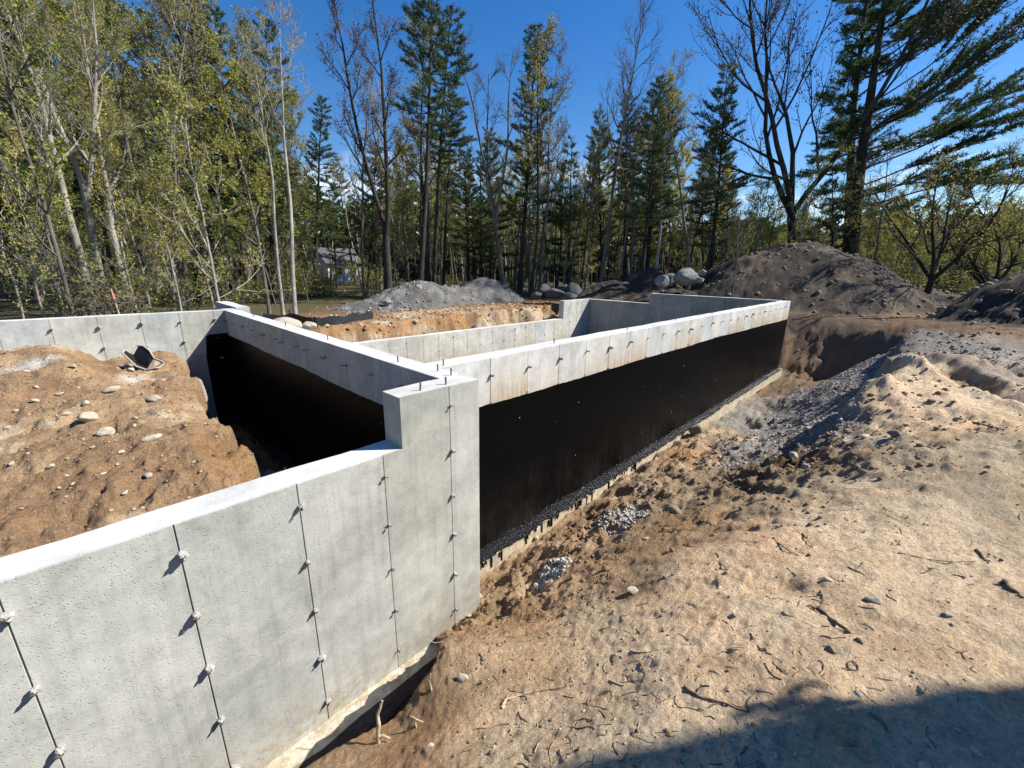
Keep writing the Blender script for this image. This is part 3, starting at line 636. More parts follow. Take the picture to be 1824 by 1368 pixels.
# anchor bolts
mb = MB(); mb.tube([(0, 0, -.02), (0, 0, .064)], .0075, 8, 0); mb.tube([(0, 0, .064), (.0, .0, .068)], [.0075, .005], 8, 0); BOLT = mb.mesh('anchor_bolt', [M_BOLT])
for par, q in ((wall_f, [(748.5, 695.5), (794.3, 685), (803.5, 668)]), (wall_c, [(780, 661), (709, 645), (584, 605), (509, 581), (452, 564)]),
               (wall_l, [(790, 651), (987, 611.5), (1117, 588), (1204, 570.5), (1268, 559), (1314, 549.5), (1351, 543), (1381, 539.5)]), (wall_w, [(385, 552.5)])):
    for px, py in q:
        p = atz(px, py, 0.0); o = obj('anchor_bolt', BOLT, par, p); o.rotation_euler = (rng.normal(0, .04), rng.normal(0, .04), 0)

# ------------------------------------------------------------------ stones, boulders, clods
def rock_mesh(name, seed, m, ax=(1, 1, .7), n=2, amp=.22, angular=0.0):
    V, F = blob_verts(1, 1, 1, seed, n, amp)
    if angular:
        r = np.random.default_rng(seed)
        for _ in range(9 if n < 4 else 22):
            d = r.normal(0, 1, 3); d /= np.linalg.norm(d); q = V @ d; lim = r.uniform(.55, .85); V = V - np.clip(q - lim, 0, None)[:, None] * d[None] * angular
    return make_mesh(name, V * np.array(ax), [F], [m], smooth=n < 4)
RP = [rock_mesh('stone', 20 + i, M_ROCKP, (1, .72, .5), 3, .22, .9) for i in range(5)]
RB = [rock_mesh('stone', 40 + i, M_ROCKB, (1, .75, .58), 3, .25, .9) for i in range(4)]
def px_size(t, w): return w * t / FPX   # metres spanned by w photo pixels at ray parameter t
def stone(px, py, w, label, kind='p', group=None, tall=1.0, name='stone', yaw=None, sink=.36):
    P, t = ghit(px, py + w * .2); s = px_size(t, w) * .46
    me = (RP if kind == 'p' else RB)[rng.integers(4)]
    o = obj(name, me); o.scale = (s, s, s * tall); o.rotation_euler = (rng.normal(0, .15), rng.normal(0, .15), rng.uniform(0, 6.28) if yaw is None else yaw)
    o.location = (P.x, P.y, P.z + s * .5 * tall * (1 - 2 * sink)); tag(o, label, 'stone', group); return o
stone(1555, 1064, 28, 'pale angular stone lying alone on the trodden sand beside a dry forked twig')
stone(1482, 1155, 22, 'dark brown rounded stone casting a short shadow on the sand near a forked twig', 'b', tall=1.3)
stone(1530, 1138, 18, 'small dark brown stone beside the thick end of a dry forked twig', 'b', tall=1.2)
stone(1412, 808, 21, 'pale round cobble at the edge of a strip of dark crumbled soil', tall=1.3)
stone(1436, 829, 21, 'smooth pale oval cobble on open sand beside another round cobble', tall=1.3)
stone(1202, 905, 34, 'long grey brown stone lying in a dark groove of the dirt slope', 'b', yaw=AZ - pi / 2 - .4)
stone(1129, 1049, 27, 'flat pale wedge shaped stone on the tan dirt slope', yaw=AZ - pi / 2)
stone(823, 1207, 22, 'tall pale yellow stone standing on edge in loose brown dirt by the trench', tall=2.0)
stone(954, 957, 15, 'round pale stone resting against the tar streaked footing', tall=1.5)
stone(1592, 770, 24, 'rough grey stone half sunk in the dark rubble at the foot of the spoil', 'b', tall=1.1)
stone(1445, 762, 30, 'broad pale slab of stone in the crumbled dirt below the gravel slope')
stone(1540, 775, 22, 'pale flat stone at the lower edge of the dark crumbled dirt')
stone(1660, 712, 16, 'lone dark stone on the smooth tan bank', 'b')
stone(1236, 765, 26, 'tan chunk of earth and stone wedged against the long footing', 'b', tall=1.6)
stone(198, 690, 27, 'flat cream stone on the brown earth in front of the black curled scrap')
stone(273, 706, 32, 'long flat cream stone near the broken edge of the brown earth', yaw=AZ - pi / 2)
stone(188, 767, 30, 'grey cream cobble with a dark shadow in the middle of the brown earth', tall=1.5)
stone(152, 716, 17, 'small pale cobble above a pale patch on the brown earth', tall=1.2)
stone(160, 738, 36, 'pale lump of crumbling stone in the brown earth', tall=1.2)
stone(273, 776, 34, 'whitish crumbly stone on the sloping shoulder of the brown earth')
stone(265, 845, 22, 'cream stone on the brown earth just behind the front wall', tall=1.2)
stone(236, 657, 17, 'pale stone lying in the shadow of the black curled scrap', tall=1.1)
GS = 'small pale stones scattered on the sandy ground'; LS = 'small pale stone lying on the open tan sand'
for q in [(767, 1326, 13), (1530, 1236, 17), (1527, 1227, 11), (1281, 1046, 14), (1368, 1061, 10), (1503, 1034, 12), (1475, 1031, 15), (1688, 1093, 14), (1149, 957, 14), (1238, 812, 12), (1281, 813, 13), (1110, 1137, 9),
          (1645, 1360, 24), (1705, 1298, 14), (1738, 1335, 20), (1383, 1344, 16), (1417, 1341, 14), (1640, 1225, 14), (1370, 1122, 9), (1180, 1210, 9), (1040, 1265, 9), (1430, 1255, 9), (1696, 1110, 10), (880, 1330, 10)]: stone(*q, LS, 'p', GS)
GB = 'pale stones strewn over the brown earth'; LB = 'small cream stone strewn on the brown earth inside the foundation'
for q in [(107, 700, 14), (130, 650, 15), (90, 828, 18), (223, 876, 14), (217, 803, 13), (239, 757, 11), (117, 735, 14), (20, 824, 16), (48, 660, 13), (66, 688, 12), (241, 743, 9), (300, 733, 9), (209, 826, 10), (64, 712, 16), (30, 730, 14), (12, 760, 13),
          (130, 860, 11), (118, 846, 10), (185, 842, 12), (345, 822, 9), (40, 905, 10), (105, 868, 9), (178, 650, 9), (140, 690, 9), (255, 700, 9), (165, 795, 10)]: stone(*q, LB, 'p', GB)
GD = 'dark little stones on the dirt slope'; LD = 'small brown stone on the dirt slope by the tarred wall'
for q in [(1075, 970, 13), (1107, 962, 10), (862, 1170, 14), (857, 1165, 10), (1000, 905, 12), (1352, 812, 9), (1385, 905, 9), (1095, 1052, 10), (1300, 805, 14), (1420, 790, 16), (1510, 765, 18), (1390, 770, 16), (1465, 785, 14)]: stone(*q, LD, 'b', GD)

def boulder(px, py, w, h, D, m, label, seed, name='boulder', angular=.85, group=None, yaw=0.0, dz=0.0):
    c = atd(px, py, D); t = D / float(ray(px, py) @ _F); sx = w * t / FPX * .5; sz = h * t / FPX * .5
    o = obj(name, rock_mesh('boulder', seed, m, (1, .8, 1), 4, .16, angular)); o.scale = (sx, sx, sz); o.location = (c[0], c[1], c[2] + dz); o.rotation_euler = (0, 0, AZ - pi / 2 + yaw)
    return tag(o, label, 'boulder', group)
boulder(508, 577, 62, 26, 11.0, M_ROCKP, 'large smooth cream boulder just behind the cross wall', 71, angular=.3)
boulder(551, 580, 30, 17, 11.3, M_ROCKP, 'smaller cream boulder next to the large cream boulder behind the wall', 72, angular=.3)
boulder(1181, 501, 29, 30, 21.0, M_ROCKG, 'upright pale granite boulder in front of the black soil heap', 73)
boulder(1194, 496, 22, 24, 23.0, M_ROCKG, 'small pale granite boulder tucked behind the upright one', 74)
boulder(1222, 494, 52, 34, 21.6, M_ROCKG, 'big rounded blue grey granite boulder on the dirt rise', 75, angular=.5)
boulder(1252, 486, 19, 18, 23.0, M_ROCKP, 'squared tan block of stone behind the big granite boulder', 76, angular=1.0, yaw=.6)
boulder(1247, 499, 20, 13, 21.0, M_ROCKG, 'flat grey stone at the foot of the big granite boulder', 77)
for i, (px, py, w, h, D) in enumerate([(968, 520, 40, 28, 20.5), (988, 523, 46, 26, 20.0), (1005, 519, 38, 30, 20.6), (1022, 517, 34, 32, 20.2), (1014, 527, 34, 18, 19.6), (955, 527, 26, 16, 20.0)]):
    boulder(px, py, w, h, D, M_ROCKD, 'dark shaded boulder in the low row before the woods', 80 + i, group='row of dark boulders')
boulder(690, 538, 26, 12, 17.0, M_ROCKG, 'pale angular rock on the lower slope of the grey gravel heap', 90)
boulder(746, 511, 12, 13, 17.2, M_ROCKP, 'white stone on the crest of the grey gravel heap', 91)
boulder(1655, 578, 26, 10, 14.5, M_ROCKG, 'flat grey rock at the toe of the dark mound', 92); boulder(1613, 583, 20, 9, 14.5, M_ROCKP, 'flat tan rock beside the far edge of the dig', 93)
boulder(1690, 585, 34, 14, 13.6, M_ROCKD, 'dark rock in the foot of the near dark mound', 94)

def scatter(name, N, gen, sizes, m, seed, flat=.7, kind='stuff', label=None, cat=None, sub=1, keep=None, sink=.33):
    r = np.random.default_rng(seed); base = [blob_verts(1, 1, 1, seed + k, sub, .30) for k in range(5)]
    xy = gen(r, N); h, info = terrain_detail(xy[:, 0], xy[:, 1])
    if keep is not None: k = keep(xy[:, 0], xy[:, 1], h, info, r); xy = xy[k]; h = h[k]
    n = len(xy); V = []; F = []; off = 0; s = sizes(r, n); rot = r.uniform(0, 6.28, n)
    for i in range(n):
        bv, bf = base[i % 5]; c, sn = cos(rot[i]), sin(rot[i]); v = bv * s[i] * np.array([1, r.uniform(.6, 1), flat])
        v = np.stack([v[:, 0] * c - v[:, 1] * sn + xy[i, 0], v[:, 0] * sn + v[:, 1] * c + xy[i, 1], v[:, 2] + h[i] + s[i] * flat * (.5 - sink * 2 + .2)], 1)
        V.append(v); F.append(bf + off); off += len(v)
    o = obj(name, make_mesh(name, np.concatenate(V), [np.concatenate(F)], [m], smooth=False), kind=kind)
    if label: o['label'] = label
    if cat: o['category'] = cat
    return o
def boxgen(x0, x1, y0, y1): return lambda r, n: np.stack([r.uniform(x0, x1, n), r.uniform(y0, y1, n)], 1)
def fangen(r0, r1, a0, a1):
    def g(r, n):
        d = np.exp(r.uniform(np.log(r0), np.log(r1), n)); a = AZ - np.radians(r.uniform(a0, a1, n)); return np.stack([d * np.cos(a), d * np.sin(a)], 1)
    return g
ls = lambda a, b: (lambda r, n: a * np.exp(r.uniform(0, 1, n) ** 2.2 * np.log(b / a)))
front_keep = lambda x, y, h, i, r: (i['wf'] > .9) & (i['tr'] < .05) & (y < 3.0)
scatter('dirt_clods', 9000, fangen(1.0, 9, -12, 56), ls(.005, .020), M_CLOD, 11, .6, label='loose brown dirt crumbs over the sandy yard', cat='dirt', keep=lambda x, y, h, i, r: front_keep(x, y, h, i, r) & (r.random(len(x)) < .04 + .55 * i['ch'] + .25 * sstep((-1.3 - h) / .6)))
scatter('churned_clods', 3600, boxgen(1.6, 9.5, .2, 2.95), ls(.009, .045), M_CLOD, 12, .75, label='dark crumbled clods along the churned dirt bank', cat='dirt', keep=lambda x, y, h, i, r: front_keep(x, y, h, i, r) & (r.random(len(x)) < i['ch'] * .8))
scatter('bank_clods', 3600, boxgen(5.2, 15.5, -3.2, 1.6), ls(.010, .055), M_CLOD, 24, .7, label='brown crumbs and clods over the bank beside the pit', cat='dirt', keep=lambda x, y, h, i, r: front_keep(x, y, h, i, r) & (r.random(len(x)) < .25 + .75 * sstep((vnoise(x * 1.1, y * 1.3, 9) + .1) / .4)))
scatter('sand_grit', 3000, fangen(1.0, 8, -5, 56), ls(.003, .010), M_GRIT, 13, .6, label='fine pale grit scattered over the sandy yard', cat='grit', keep=front_keep)
scatter('gravel', 4500, boxgen(6.6, 15.5, .3, 2.2), ls(.009, .035), M_GRAV, 14, .75, label='blue grey gravel spread down the pit slope', cat='gravel', keep=lambda x, y, h, i, r: (h < -.95) & (h > -2.58) & (y < 2.3))
scatter('gravel', 2600, boxgen(9.0, 15, -3.2, .9), ls(.010, .032), M_GRAV, 15, .7, label='grey gravel strip crossing the yard beside the dark mound', cat='gravel', keep=lambda x, y, h, i, r: np.abs((x - 9.8) * .6 - (y + 2.9) * .8) < .65 * r.random(len(x)) + .3)
for k, (px, py, rad, n) in enumerate([(985, 1018, .19, 1100), (1112, 918, .34, 900)]):
    P, _t = ghit(px, py)
    def hg(r, n_, P=P, rad=rad): a = r.uniform(0, 6.28, n_); q = np.sqrt(r.random(n_)) * rad; return np.stack([P.x + q * np.cos(a) * 1.2, P.y + q * np.sin(a) * .85], 1)
    scatter('gravel_heap', n, hg, ls(.006, .026), M_GRAV, 160 + k, .85, label=['small heap of whitish crushed stone spilled at the foot of the tarred wall', 'patch of grey crushed stone spilled on the dirt slope'][k], cat='gravel', sink=.05)
scatter('earth_pebbles', 3600, boxgen(-2.6, 1.0, 2.9, 10.2), ls(.005, .022), M_GRIT, 17, .6, label='pale pebbles littering the brown earth inside the foundation', cat='pebbles', keep=lambda x, y, h, i, r: (h > -1.0) & (x > -1.6 - .0 * y) & (r.random(len(x)) < .5 + .5 * vnoise(x * 1.2, y * 1.2, 5)))
scatter('earth_clods', 4200, boxgen(-2.6, 1.1, 2.9, 10.2), ls(.005, .02), M_CLOD, 18, .7, label='brown crumbs of the standing earth inside the foundation', cat='dirt', keep=lambda x, y, h, i, r: (h > -1.2))
scatter('bank_rubble', 1100, boxgen(3.2, 17, 11.8, 14.6), ls(.02, .08), M_CLOD, 19, .75, label='orange clods along the cut bank behind the house', cat='dirt')
scatter('bank_stones', 320, boxgen(4, 17, 11.9, 15.5), ls(.02, .10), M_ROCKP, 20, .7, label='pale stones along the cut bank behind the house', cat='stones')
scatter('pile_stones', 800, boxgen(7, 18.5, 14.8, 18.5), ls(.02, .09), M_GRAVD, 21, .7, label='grey stones over the gravel heap', cat='stones')
scatter('mound_rubble', 1700, lambda r, n: np.stack([r.uniform(17.5, 33, n), r.uniform(-7, 14, n)], 1), ls(.035, .16), M_ROCKB, 22, .75, label='brown rubble over the dark soil mounds', cat='rubble', keep=lambda x, y, h, i, r: i['mz']['dark'] > .02)
scatter('mound_stones', 260, lambda r, n: np.stack([r.uniform(16.5, 31, n), r.uniform(-6, 13, n)], 1), ls(.03, .12), M_ROCKG, 23, .75, label='pale stones dotted over the dark soil mounds', cat='stones', keep=lambda x, y, h, i, r: r.random(len(x)) < .8)

# ------------------------------------------------------------------ twigs, roots
def twig(pts, r0, label, name='twig', m=None, group=None, branches=(), cat='twig', lift=.35):
    m = m or M_STICK; W_ = []
    for px, py in pts: P, t = ghit(px, py); W_.append(np.array(P) + np.array([0, 0, r0 * lift]))
    W_ = np.array(W_); mb = MB()
    def dense(W_, r_a, r_b):
        k = max(8, len(W_) * 4); s = np.linspace(0, len(W_) - 1, k); Pd = np.stack([np.interp(s, np.arange(len(W_)), W_[:, c]) for c in range(3)], 1)
        Pd[1:-1] += rng.normal(0, r0 * .45, (k - 2, 3)) * np.array([1, 1, .4]); mb.tube(Pd, np.linspace(r_a, r_b, k) * rng.uniform(.8, 1.15, k), 6)
    dense(W_, r0, r0 * .45)
    for bp in branches:
        B = [np.array(ghit(px, py)[0]) + np.array([0, 0, r0 * lift]) for px, py in bp]; dense(np.array(B), r0 * .6, r0 * .25)
    me = mb.mesh(name, [m]); o = obj(name, me); return tag(o, label, cat, group)
twig([(1512, 1128), (1482, 1103), (1458, 1083), (1438, 1080)], .011, 'dry forked twig lying on the sand with its fork pointing away from two dark stones', branches=[[(1460, 1084), (1466, 1070), (1462, 1052)]])
twig([(893, 1262), (905, 1246), (930, 1238)], .010, 'short pale curved root on the brown dirt slope', 'root', M_ROOT)
twig([(930, 1240), (965, 1232), (1000, 1226), (1022, 1220)], .006, 'thin dark twig continuing from the pale curved root', branches=[[(1000, 1226), (1018, 1212), (1012, 1190)]])
twig([(1740, 980), (1752, 996), (1760, 1004)], .010, 'short straight split stick on the darker sand'); twig([(1788, 1036), (1805, 1052), (1824, 1066)], .014, 'dark brown stick at the foot of the sandy rise', branches=[[(1805, 1052), (1790, 1040), (1770, 1042)]])
twig([(1640, 1022), (1665, 1012), (1652, 1012)], .004, 'fine curled twig on pale sand'); twig([(1600, 985), (1655, 997), (1700, 1002), (1738, 1000)], .004, 'long fine trailing root across pale sand')
twig([(1600, 970), (1606, 950), (1604, 942)], .005, 'small upright y shaped twig on pale sand', branches=[[(1604, 972), (1594, 962)]])
twig([(1218, 1224), (1245, 1242), (1280, 1250), (1310, 1262)], .008, 'dark half buried root edge along the sand'); twig([(1246, 928), (1262, 932), (1275, 938)], .008, 'short dark bent twig on the tan slope')
twig([(1219, 970), (1232, 975), (1248, 966)], .007, 'tiny dark three pronged twig on the tan slope', branches=[[(1224, 972), (1230, 985)], [(1226, 970), (1232, 958)]])
twig([(1380, 962), (1410, 985), (1424, 990)], .005, 'thin grey twig pressed into the sand'); twig([(1700, 745), (1745, 756), (1790, 766)], .012, 'long dark stick lying on the tan bank')
twig([(1548, 1270), (1575, 1292), (1582, 1306)], .007, 'pale twig lying in the shade of the house'); twig([(1640, 1236), (1650, 1228)], .006, 'short white splinter of wood on the sand'); twig([(1330, 1330), (1318, 1345)], .006, 'small twig in the shaded corner of the sand')
twig([(1475, 745), (1490, 765), (1506, 780)], .010, 'thin stem leaning over the shaded side of the dirt ridge', lift=4)
for q in [[(1005, 1040), (1040, 1062), (1060, 1085)], [(1060, 1000), (1085, 1015), (1090, 1030)], [(1030, 1090), (1036, 1115)], [(1140, 1180), (1150, 1200), (1146, 1215)], [(1280, 1000), (1296, 1016)], [(1510, 1010), (1540, 1024)], [(1430, 950), (1448, 975)]]:
    twig(q, .005, 'thin dark rootlet on the trodden sandy slope', 'rootlet', group='rootlets on the sandy slope')
def straw(N, seed):
    r = np.random.default_rng(seed); xy = fangen(1.1, 8.5, -8, 56)(r, N); h, i = terrain_detail(xy[:, 0], xy[:, 1]); k = front_keep(xy[:, 0], xy[:, 1], h, i, r); xy = xy[k]; mb = MB()
    for x, y in xy:
        a = r.normal(1.0, 1.1); L = r.uniform(.02, .11); n = 5; c_ = r.normal(0, .5); t_ = np.linspace(-.5, .5, n); X = x + L * t_ * cos(a) - L * c_ * t_ ** 2 * sin(a); Y = y + L * t_ * sin(a) + L * c_ * t_ ** 2 * cos(a)
        Z = terrain_detail(X, Y)[0] + .003; mb.tube(np.stack([X, Y, Z], 1), r.uniform(.0012, .0032), 3, int(r.random() < .3), cap=False)
    o = obj('root_bits', mb.mesh('root_bits', [M_STICK, M_ROOT]), kind='stuff'); o['label'] = 'short broken rootlets and straws strewn over the sandy yard'; o['category'] = 'root bits'
straw(520, 77)
def root3d(name, pts, r0, label, group=None):
    mb = MB(); P = np.array(pts, float); k = len(P) * 5; s = np.linspace(0, len(P) - 1, k); Q = np.stack([np.interp(s, np.arange(len(P)), P[:, c]) for c in range(3)], 1)
    sm_ = np.cumsum(rng.normal(0, r0 * .12, (k, 3)), 0); Q = Q + sm_ - sm_[:1]; Q[1:-1] = (Q[:-2] + 2 * Q[1:-1] + Q[2:]) / 4; mb.tube(Q, np.linspace(r0, r0 * .45, k), 7); return mb, name, label, group
def rootobj(px, py, segs, r0, label, forks=()):
    P, t = ghit(px, py); P = np.array(P); W_ = [P - np.array([0, 0, .03])]
    for dx, dy in segs: W_.append(W_[-1] + (RT * dx - UP * dy) * t / FPX)
    mb, n, l, g = root3d('root', W_, r0, label)
    for st, fs in forks:
        B = [W_[st]]
        for dx, dy in fs: B.append(B[-1] + (RT * dx - UP * dy) * t / FPX)
        B = np.array(B); mb.tube(B, np.linspace(r0 * .7, r0 * .35, len(B)), 6)
    o = obj('root', mb.mesh('root', [M_ROOT])); return tag(o, label, 'root')
rootobj(674, 1325, [(-2, -18), (3, -22), (-4, -18), (8, -18), (4, -8)], .014, 'thick torn root standing upright on the lip of the trench', [(1, [(10, -4), (12, 6)])])
rootobj(668, 1318, [(-22, 6), (-20, 4), (-10, 12), (-20, 2), (-16, 12), (-14, 8)], .013, 'long torn root lying along the lip of the trench')
rootobj(742, 1298, [(-2, -14), (-2, -12), (8, 4), (8, 2)], .006, 'small forked root curling out of the trench edge', [(1, [(-10, 4), (-4, 10)]), (2, [(-8, -4)])])
rootobj(770, 1232, [(-4, -14), (-4, -12), (2, -14)], .007, 'pale y shaped root poking from the trench wall', [(2, [(8, -6), (8, -8)])])
rootobj(800, 1140, [(-12, -2), (-14, 2), (-12, -6)], .005, 'tangle of thin roots where the dirt meets the front wall', [(1, [(4, 10)]), (0, [(10, -8), (8, 4)])])
rootobj(722, 1348, [(6, -10), (10, -8), (12, -3)], .006, 'short curved root in the loose dirt beside the trench')

# curled scrap on the brown earth, black on one part and tan on the rest
P, t = ghit(258, 655)
mb = MB(); U_ = 1.0
prof = [(-.42, .44, -.02), (-.30, .40, -.20), (-.12, .30, -.26), (.08, .10, -.27), (.30, .02, -.25), (.46, .05, -.16)]
prof2 = [(-.30, .52, .22), (-.16, .50, .24), (.02, .40, .20), (.16, .22, .14), (.34, .14, .16), (.50, .12, .06)]
mid = [(-.36, .30, .10), (-.22, .10, .02), (-.06, .03, 0.0), (.12, .0, -.04), (.30, .0, -.04), (.46, .03, -.05)]
rows = [prof, mid, prof2]; V = []
for lay in (0, 1):
    for rw in rows: V += [(x, y, z + (-.012 if lay else 0)) for x, z, y in [(a, b, c) for a, b, c in rw]]
V = np.array(V); F = []
for lay in (0, 1):
    for r_ in range(2):
        for c_ in range(5):
            a = lay * 18 + r_ * 6 + c_; f = (a, a + 1, a + 7, a + 6); F.append(f if not lay else f[::-1])
for c_ in range(5): F += [(c_, 18 + c_, 19 + c_, c_ + 1), (12 + c_, 13 + c_, 31 + c_, 30 + c_)]
for r_ in range(2): F += [(r_ * 6, r_ * 6 + 6, 24 + r_ * 6, 18 + r_ * 6), (5 + r_ * 6, 23 + r_ * 6, 29 + r_ * 6, 11 + r_ * 6)]
V = V * .64; Fa = np.array(F); mx_ = V[Fa][:, :, 0].mean(1) < .13; mb.add(V, Fa[mx_], 0); mb.add(V, Fa[~mx_], 2)
rim = np.array(prof) [:, [0, 2, 1]] * .64; mb.tube(rim, .013, 6, 1); rim2 = np.array(prof2)[:, [0, 2, 1]] * .64; mb.tube(rim2, .013, 6, 1)
mb.tube(np.array([prof[0], mid[0], prof2[0]])[:, [0, 2, 1]] * .64, .013, 6, 1); mb.tube(np.array([prof[5], mid[5], prof2[5]])[:, [0, 2, 1]] * .64, .013, 6, 1)
M_SCRAPB = plain('scrap_black', (0.012, 0.011, 0.012), .5, .3, 0, .3, 9, .2, 40); M_SCRAPT = plain('scrap_tan', (0.40, 0.30, 0.19), .95, .2, 0, .4, 14, .6, 50); M_RIM = plain('pale_bent_rim', (0.42, 0.36, 0.31), .7, .3, .1, .3, 20)
o = obj('curled_scrap', mb.mesh('curled_scrap', [M_SCRAPB, M_RIM, M_SCRAPT])); o.location = (P.x, P.y, P.z + .0); o.rotation_euler = (0, 0, AZ - pi / 2 - .1)
tag(o, 'black curled scrap with a pale rim and a tan end lying on the brown earth', 'scrap')
# survey stake with pink tape
st = thing('survey_stake', 'leaning wooden survey stake with pink tape beyond the left wall', 'stake', tuple(atd(215, 566, 9.6)))
top = atd(196, 512, 9.6) - np.array(st.location); low = np.array([0, 0, -.35]) - top * .1
mb = MB(); mb.tube([low, top * .5, top], [.020, .018, .016], 4, 0); obj('post', mb.mesh('post', [plain('stake_wood', (0.46, 0.33, 0.22), .9)]), st)
mb = MB(); mb.tube([top * .62, top * .93], [.030, .027], 6, 0); obj('tape', mb.mesh('tape', [plain('pink_tape', (0.42, 0.19, 0.17), .6)]), st)
# black silt fence
sf = thing('silt_fence', 'low black silt fence on stakes in front of the woods', 'fence')
pts = [atz(px, py, -.86) for px, py in ((470, 582), (520, 580), (560, 586), (600, 583), (640, 577), (665, 572))]; M_SILT = plain('silt_fabric', (0.018, 0.02, 0.022), .6, .4, 0, .3, 12)
mb = MB(); V = []; F = []; k = 40; s = np.linspace(0, len(pts) - 1, k); pa = np.array(pts); Q = np.stack([np.interp(s, np.arange(len(pts)), pa[:, c]) for c in range(3)], 1)
for i in range(k):
    zz = gz(Q[i, 0], Q[i, 1]); w = .012 * math.sin(i * 1.1); V += [(Q[i, 0] + w, Q[i, 1], zz - .05), (Q[i, 0] - w, Q[i, 1] + w, zz + .13), (Q[i, 0], Q[i, 1], zz + .25 + .02 * math.sin(i * .9))]
for i in range(k - 1): F += [(i * 3, i * 3 + 3, i * 3 + 4, i * 3 + 1), (i * 3 + 1, i * 3 + 4, i * 3 + 5, i * 3 + 2)]
mb.add(V, F, 0, True); obj('fabric', mb.mesh('fabric', [M_SILT]), sf)
for p in pts:
    mb = MB(); zz = gz(p[0], p[1]); mb.box(p[0] - .018, p[0] + .018, p[1] + .04, p[1] + .075, zz - .1, zz + .36); obj('post', mb.mesh('post', [M_STICK]), sf)

# ------------------------------------------------------------------ trees
def unit(v): return v / (np.linalg.norm(v) + 1e-9)
def wob(r, P0, d, L, n, bend, jit):
    """polyline from P0 along d, bending towards vector bend"""
    P = [np.array(P0, float)]; d = unit(np.array(d, float)); st = L / (n - 1)
    for i in range(n - 1):
        d = unit(d + np.array(bend) / (n - 1) + r.normal(0, jit, 3)); P.append(P[-1] + d * st)
    return np.array(P)
def rotv(v, ax, a): ax = unit(ax); return v * cos(a) + np.cross(ax, v) * sin(a) + ax * (ax @ v) * (1 - cos(a))
def leaves_quads(mb, C, size, r, m, updown=.6):
    n = len(C)
    if not n: return
    a = r.normal(0, 1, (n, 3)); a /= np.linalg.norm(a, axis=1)[:, None]; b = r.normal(0, 1, (n, 3)); b[:, 2] *= updown; b -= a * (a * b).sum(1)[:, None]; b /= np.linalg.norm(b, axis=1)[:, None] + 1e-9
    s = size * r.uniform(.6, 1.35, n)[:, None]
    V = np.stack([C - a * s, C + b * s * .55, C + a * s, C - b * s * .55], 1).reshape(-1, 3); mb.add(V, np.arange(4 * n).reshape(-1, 4), m)
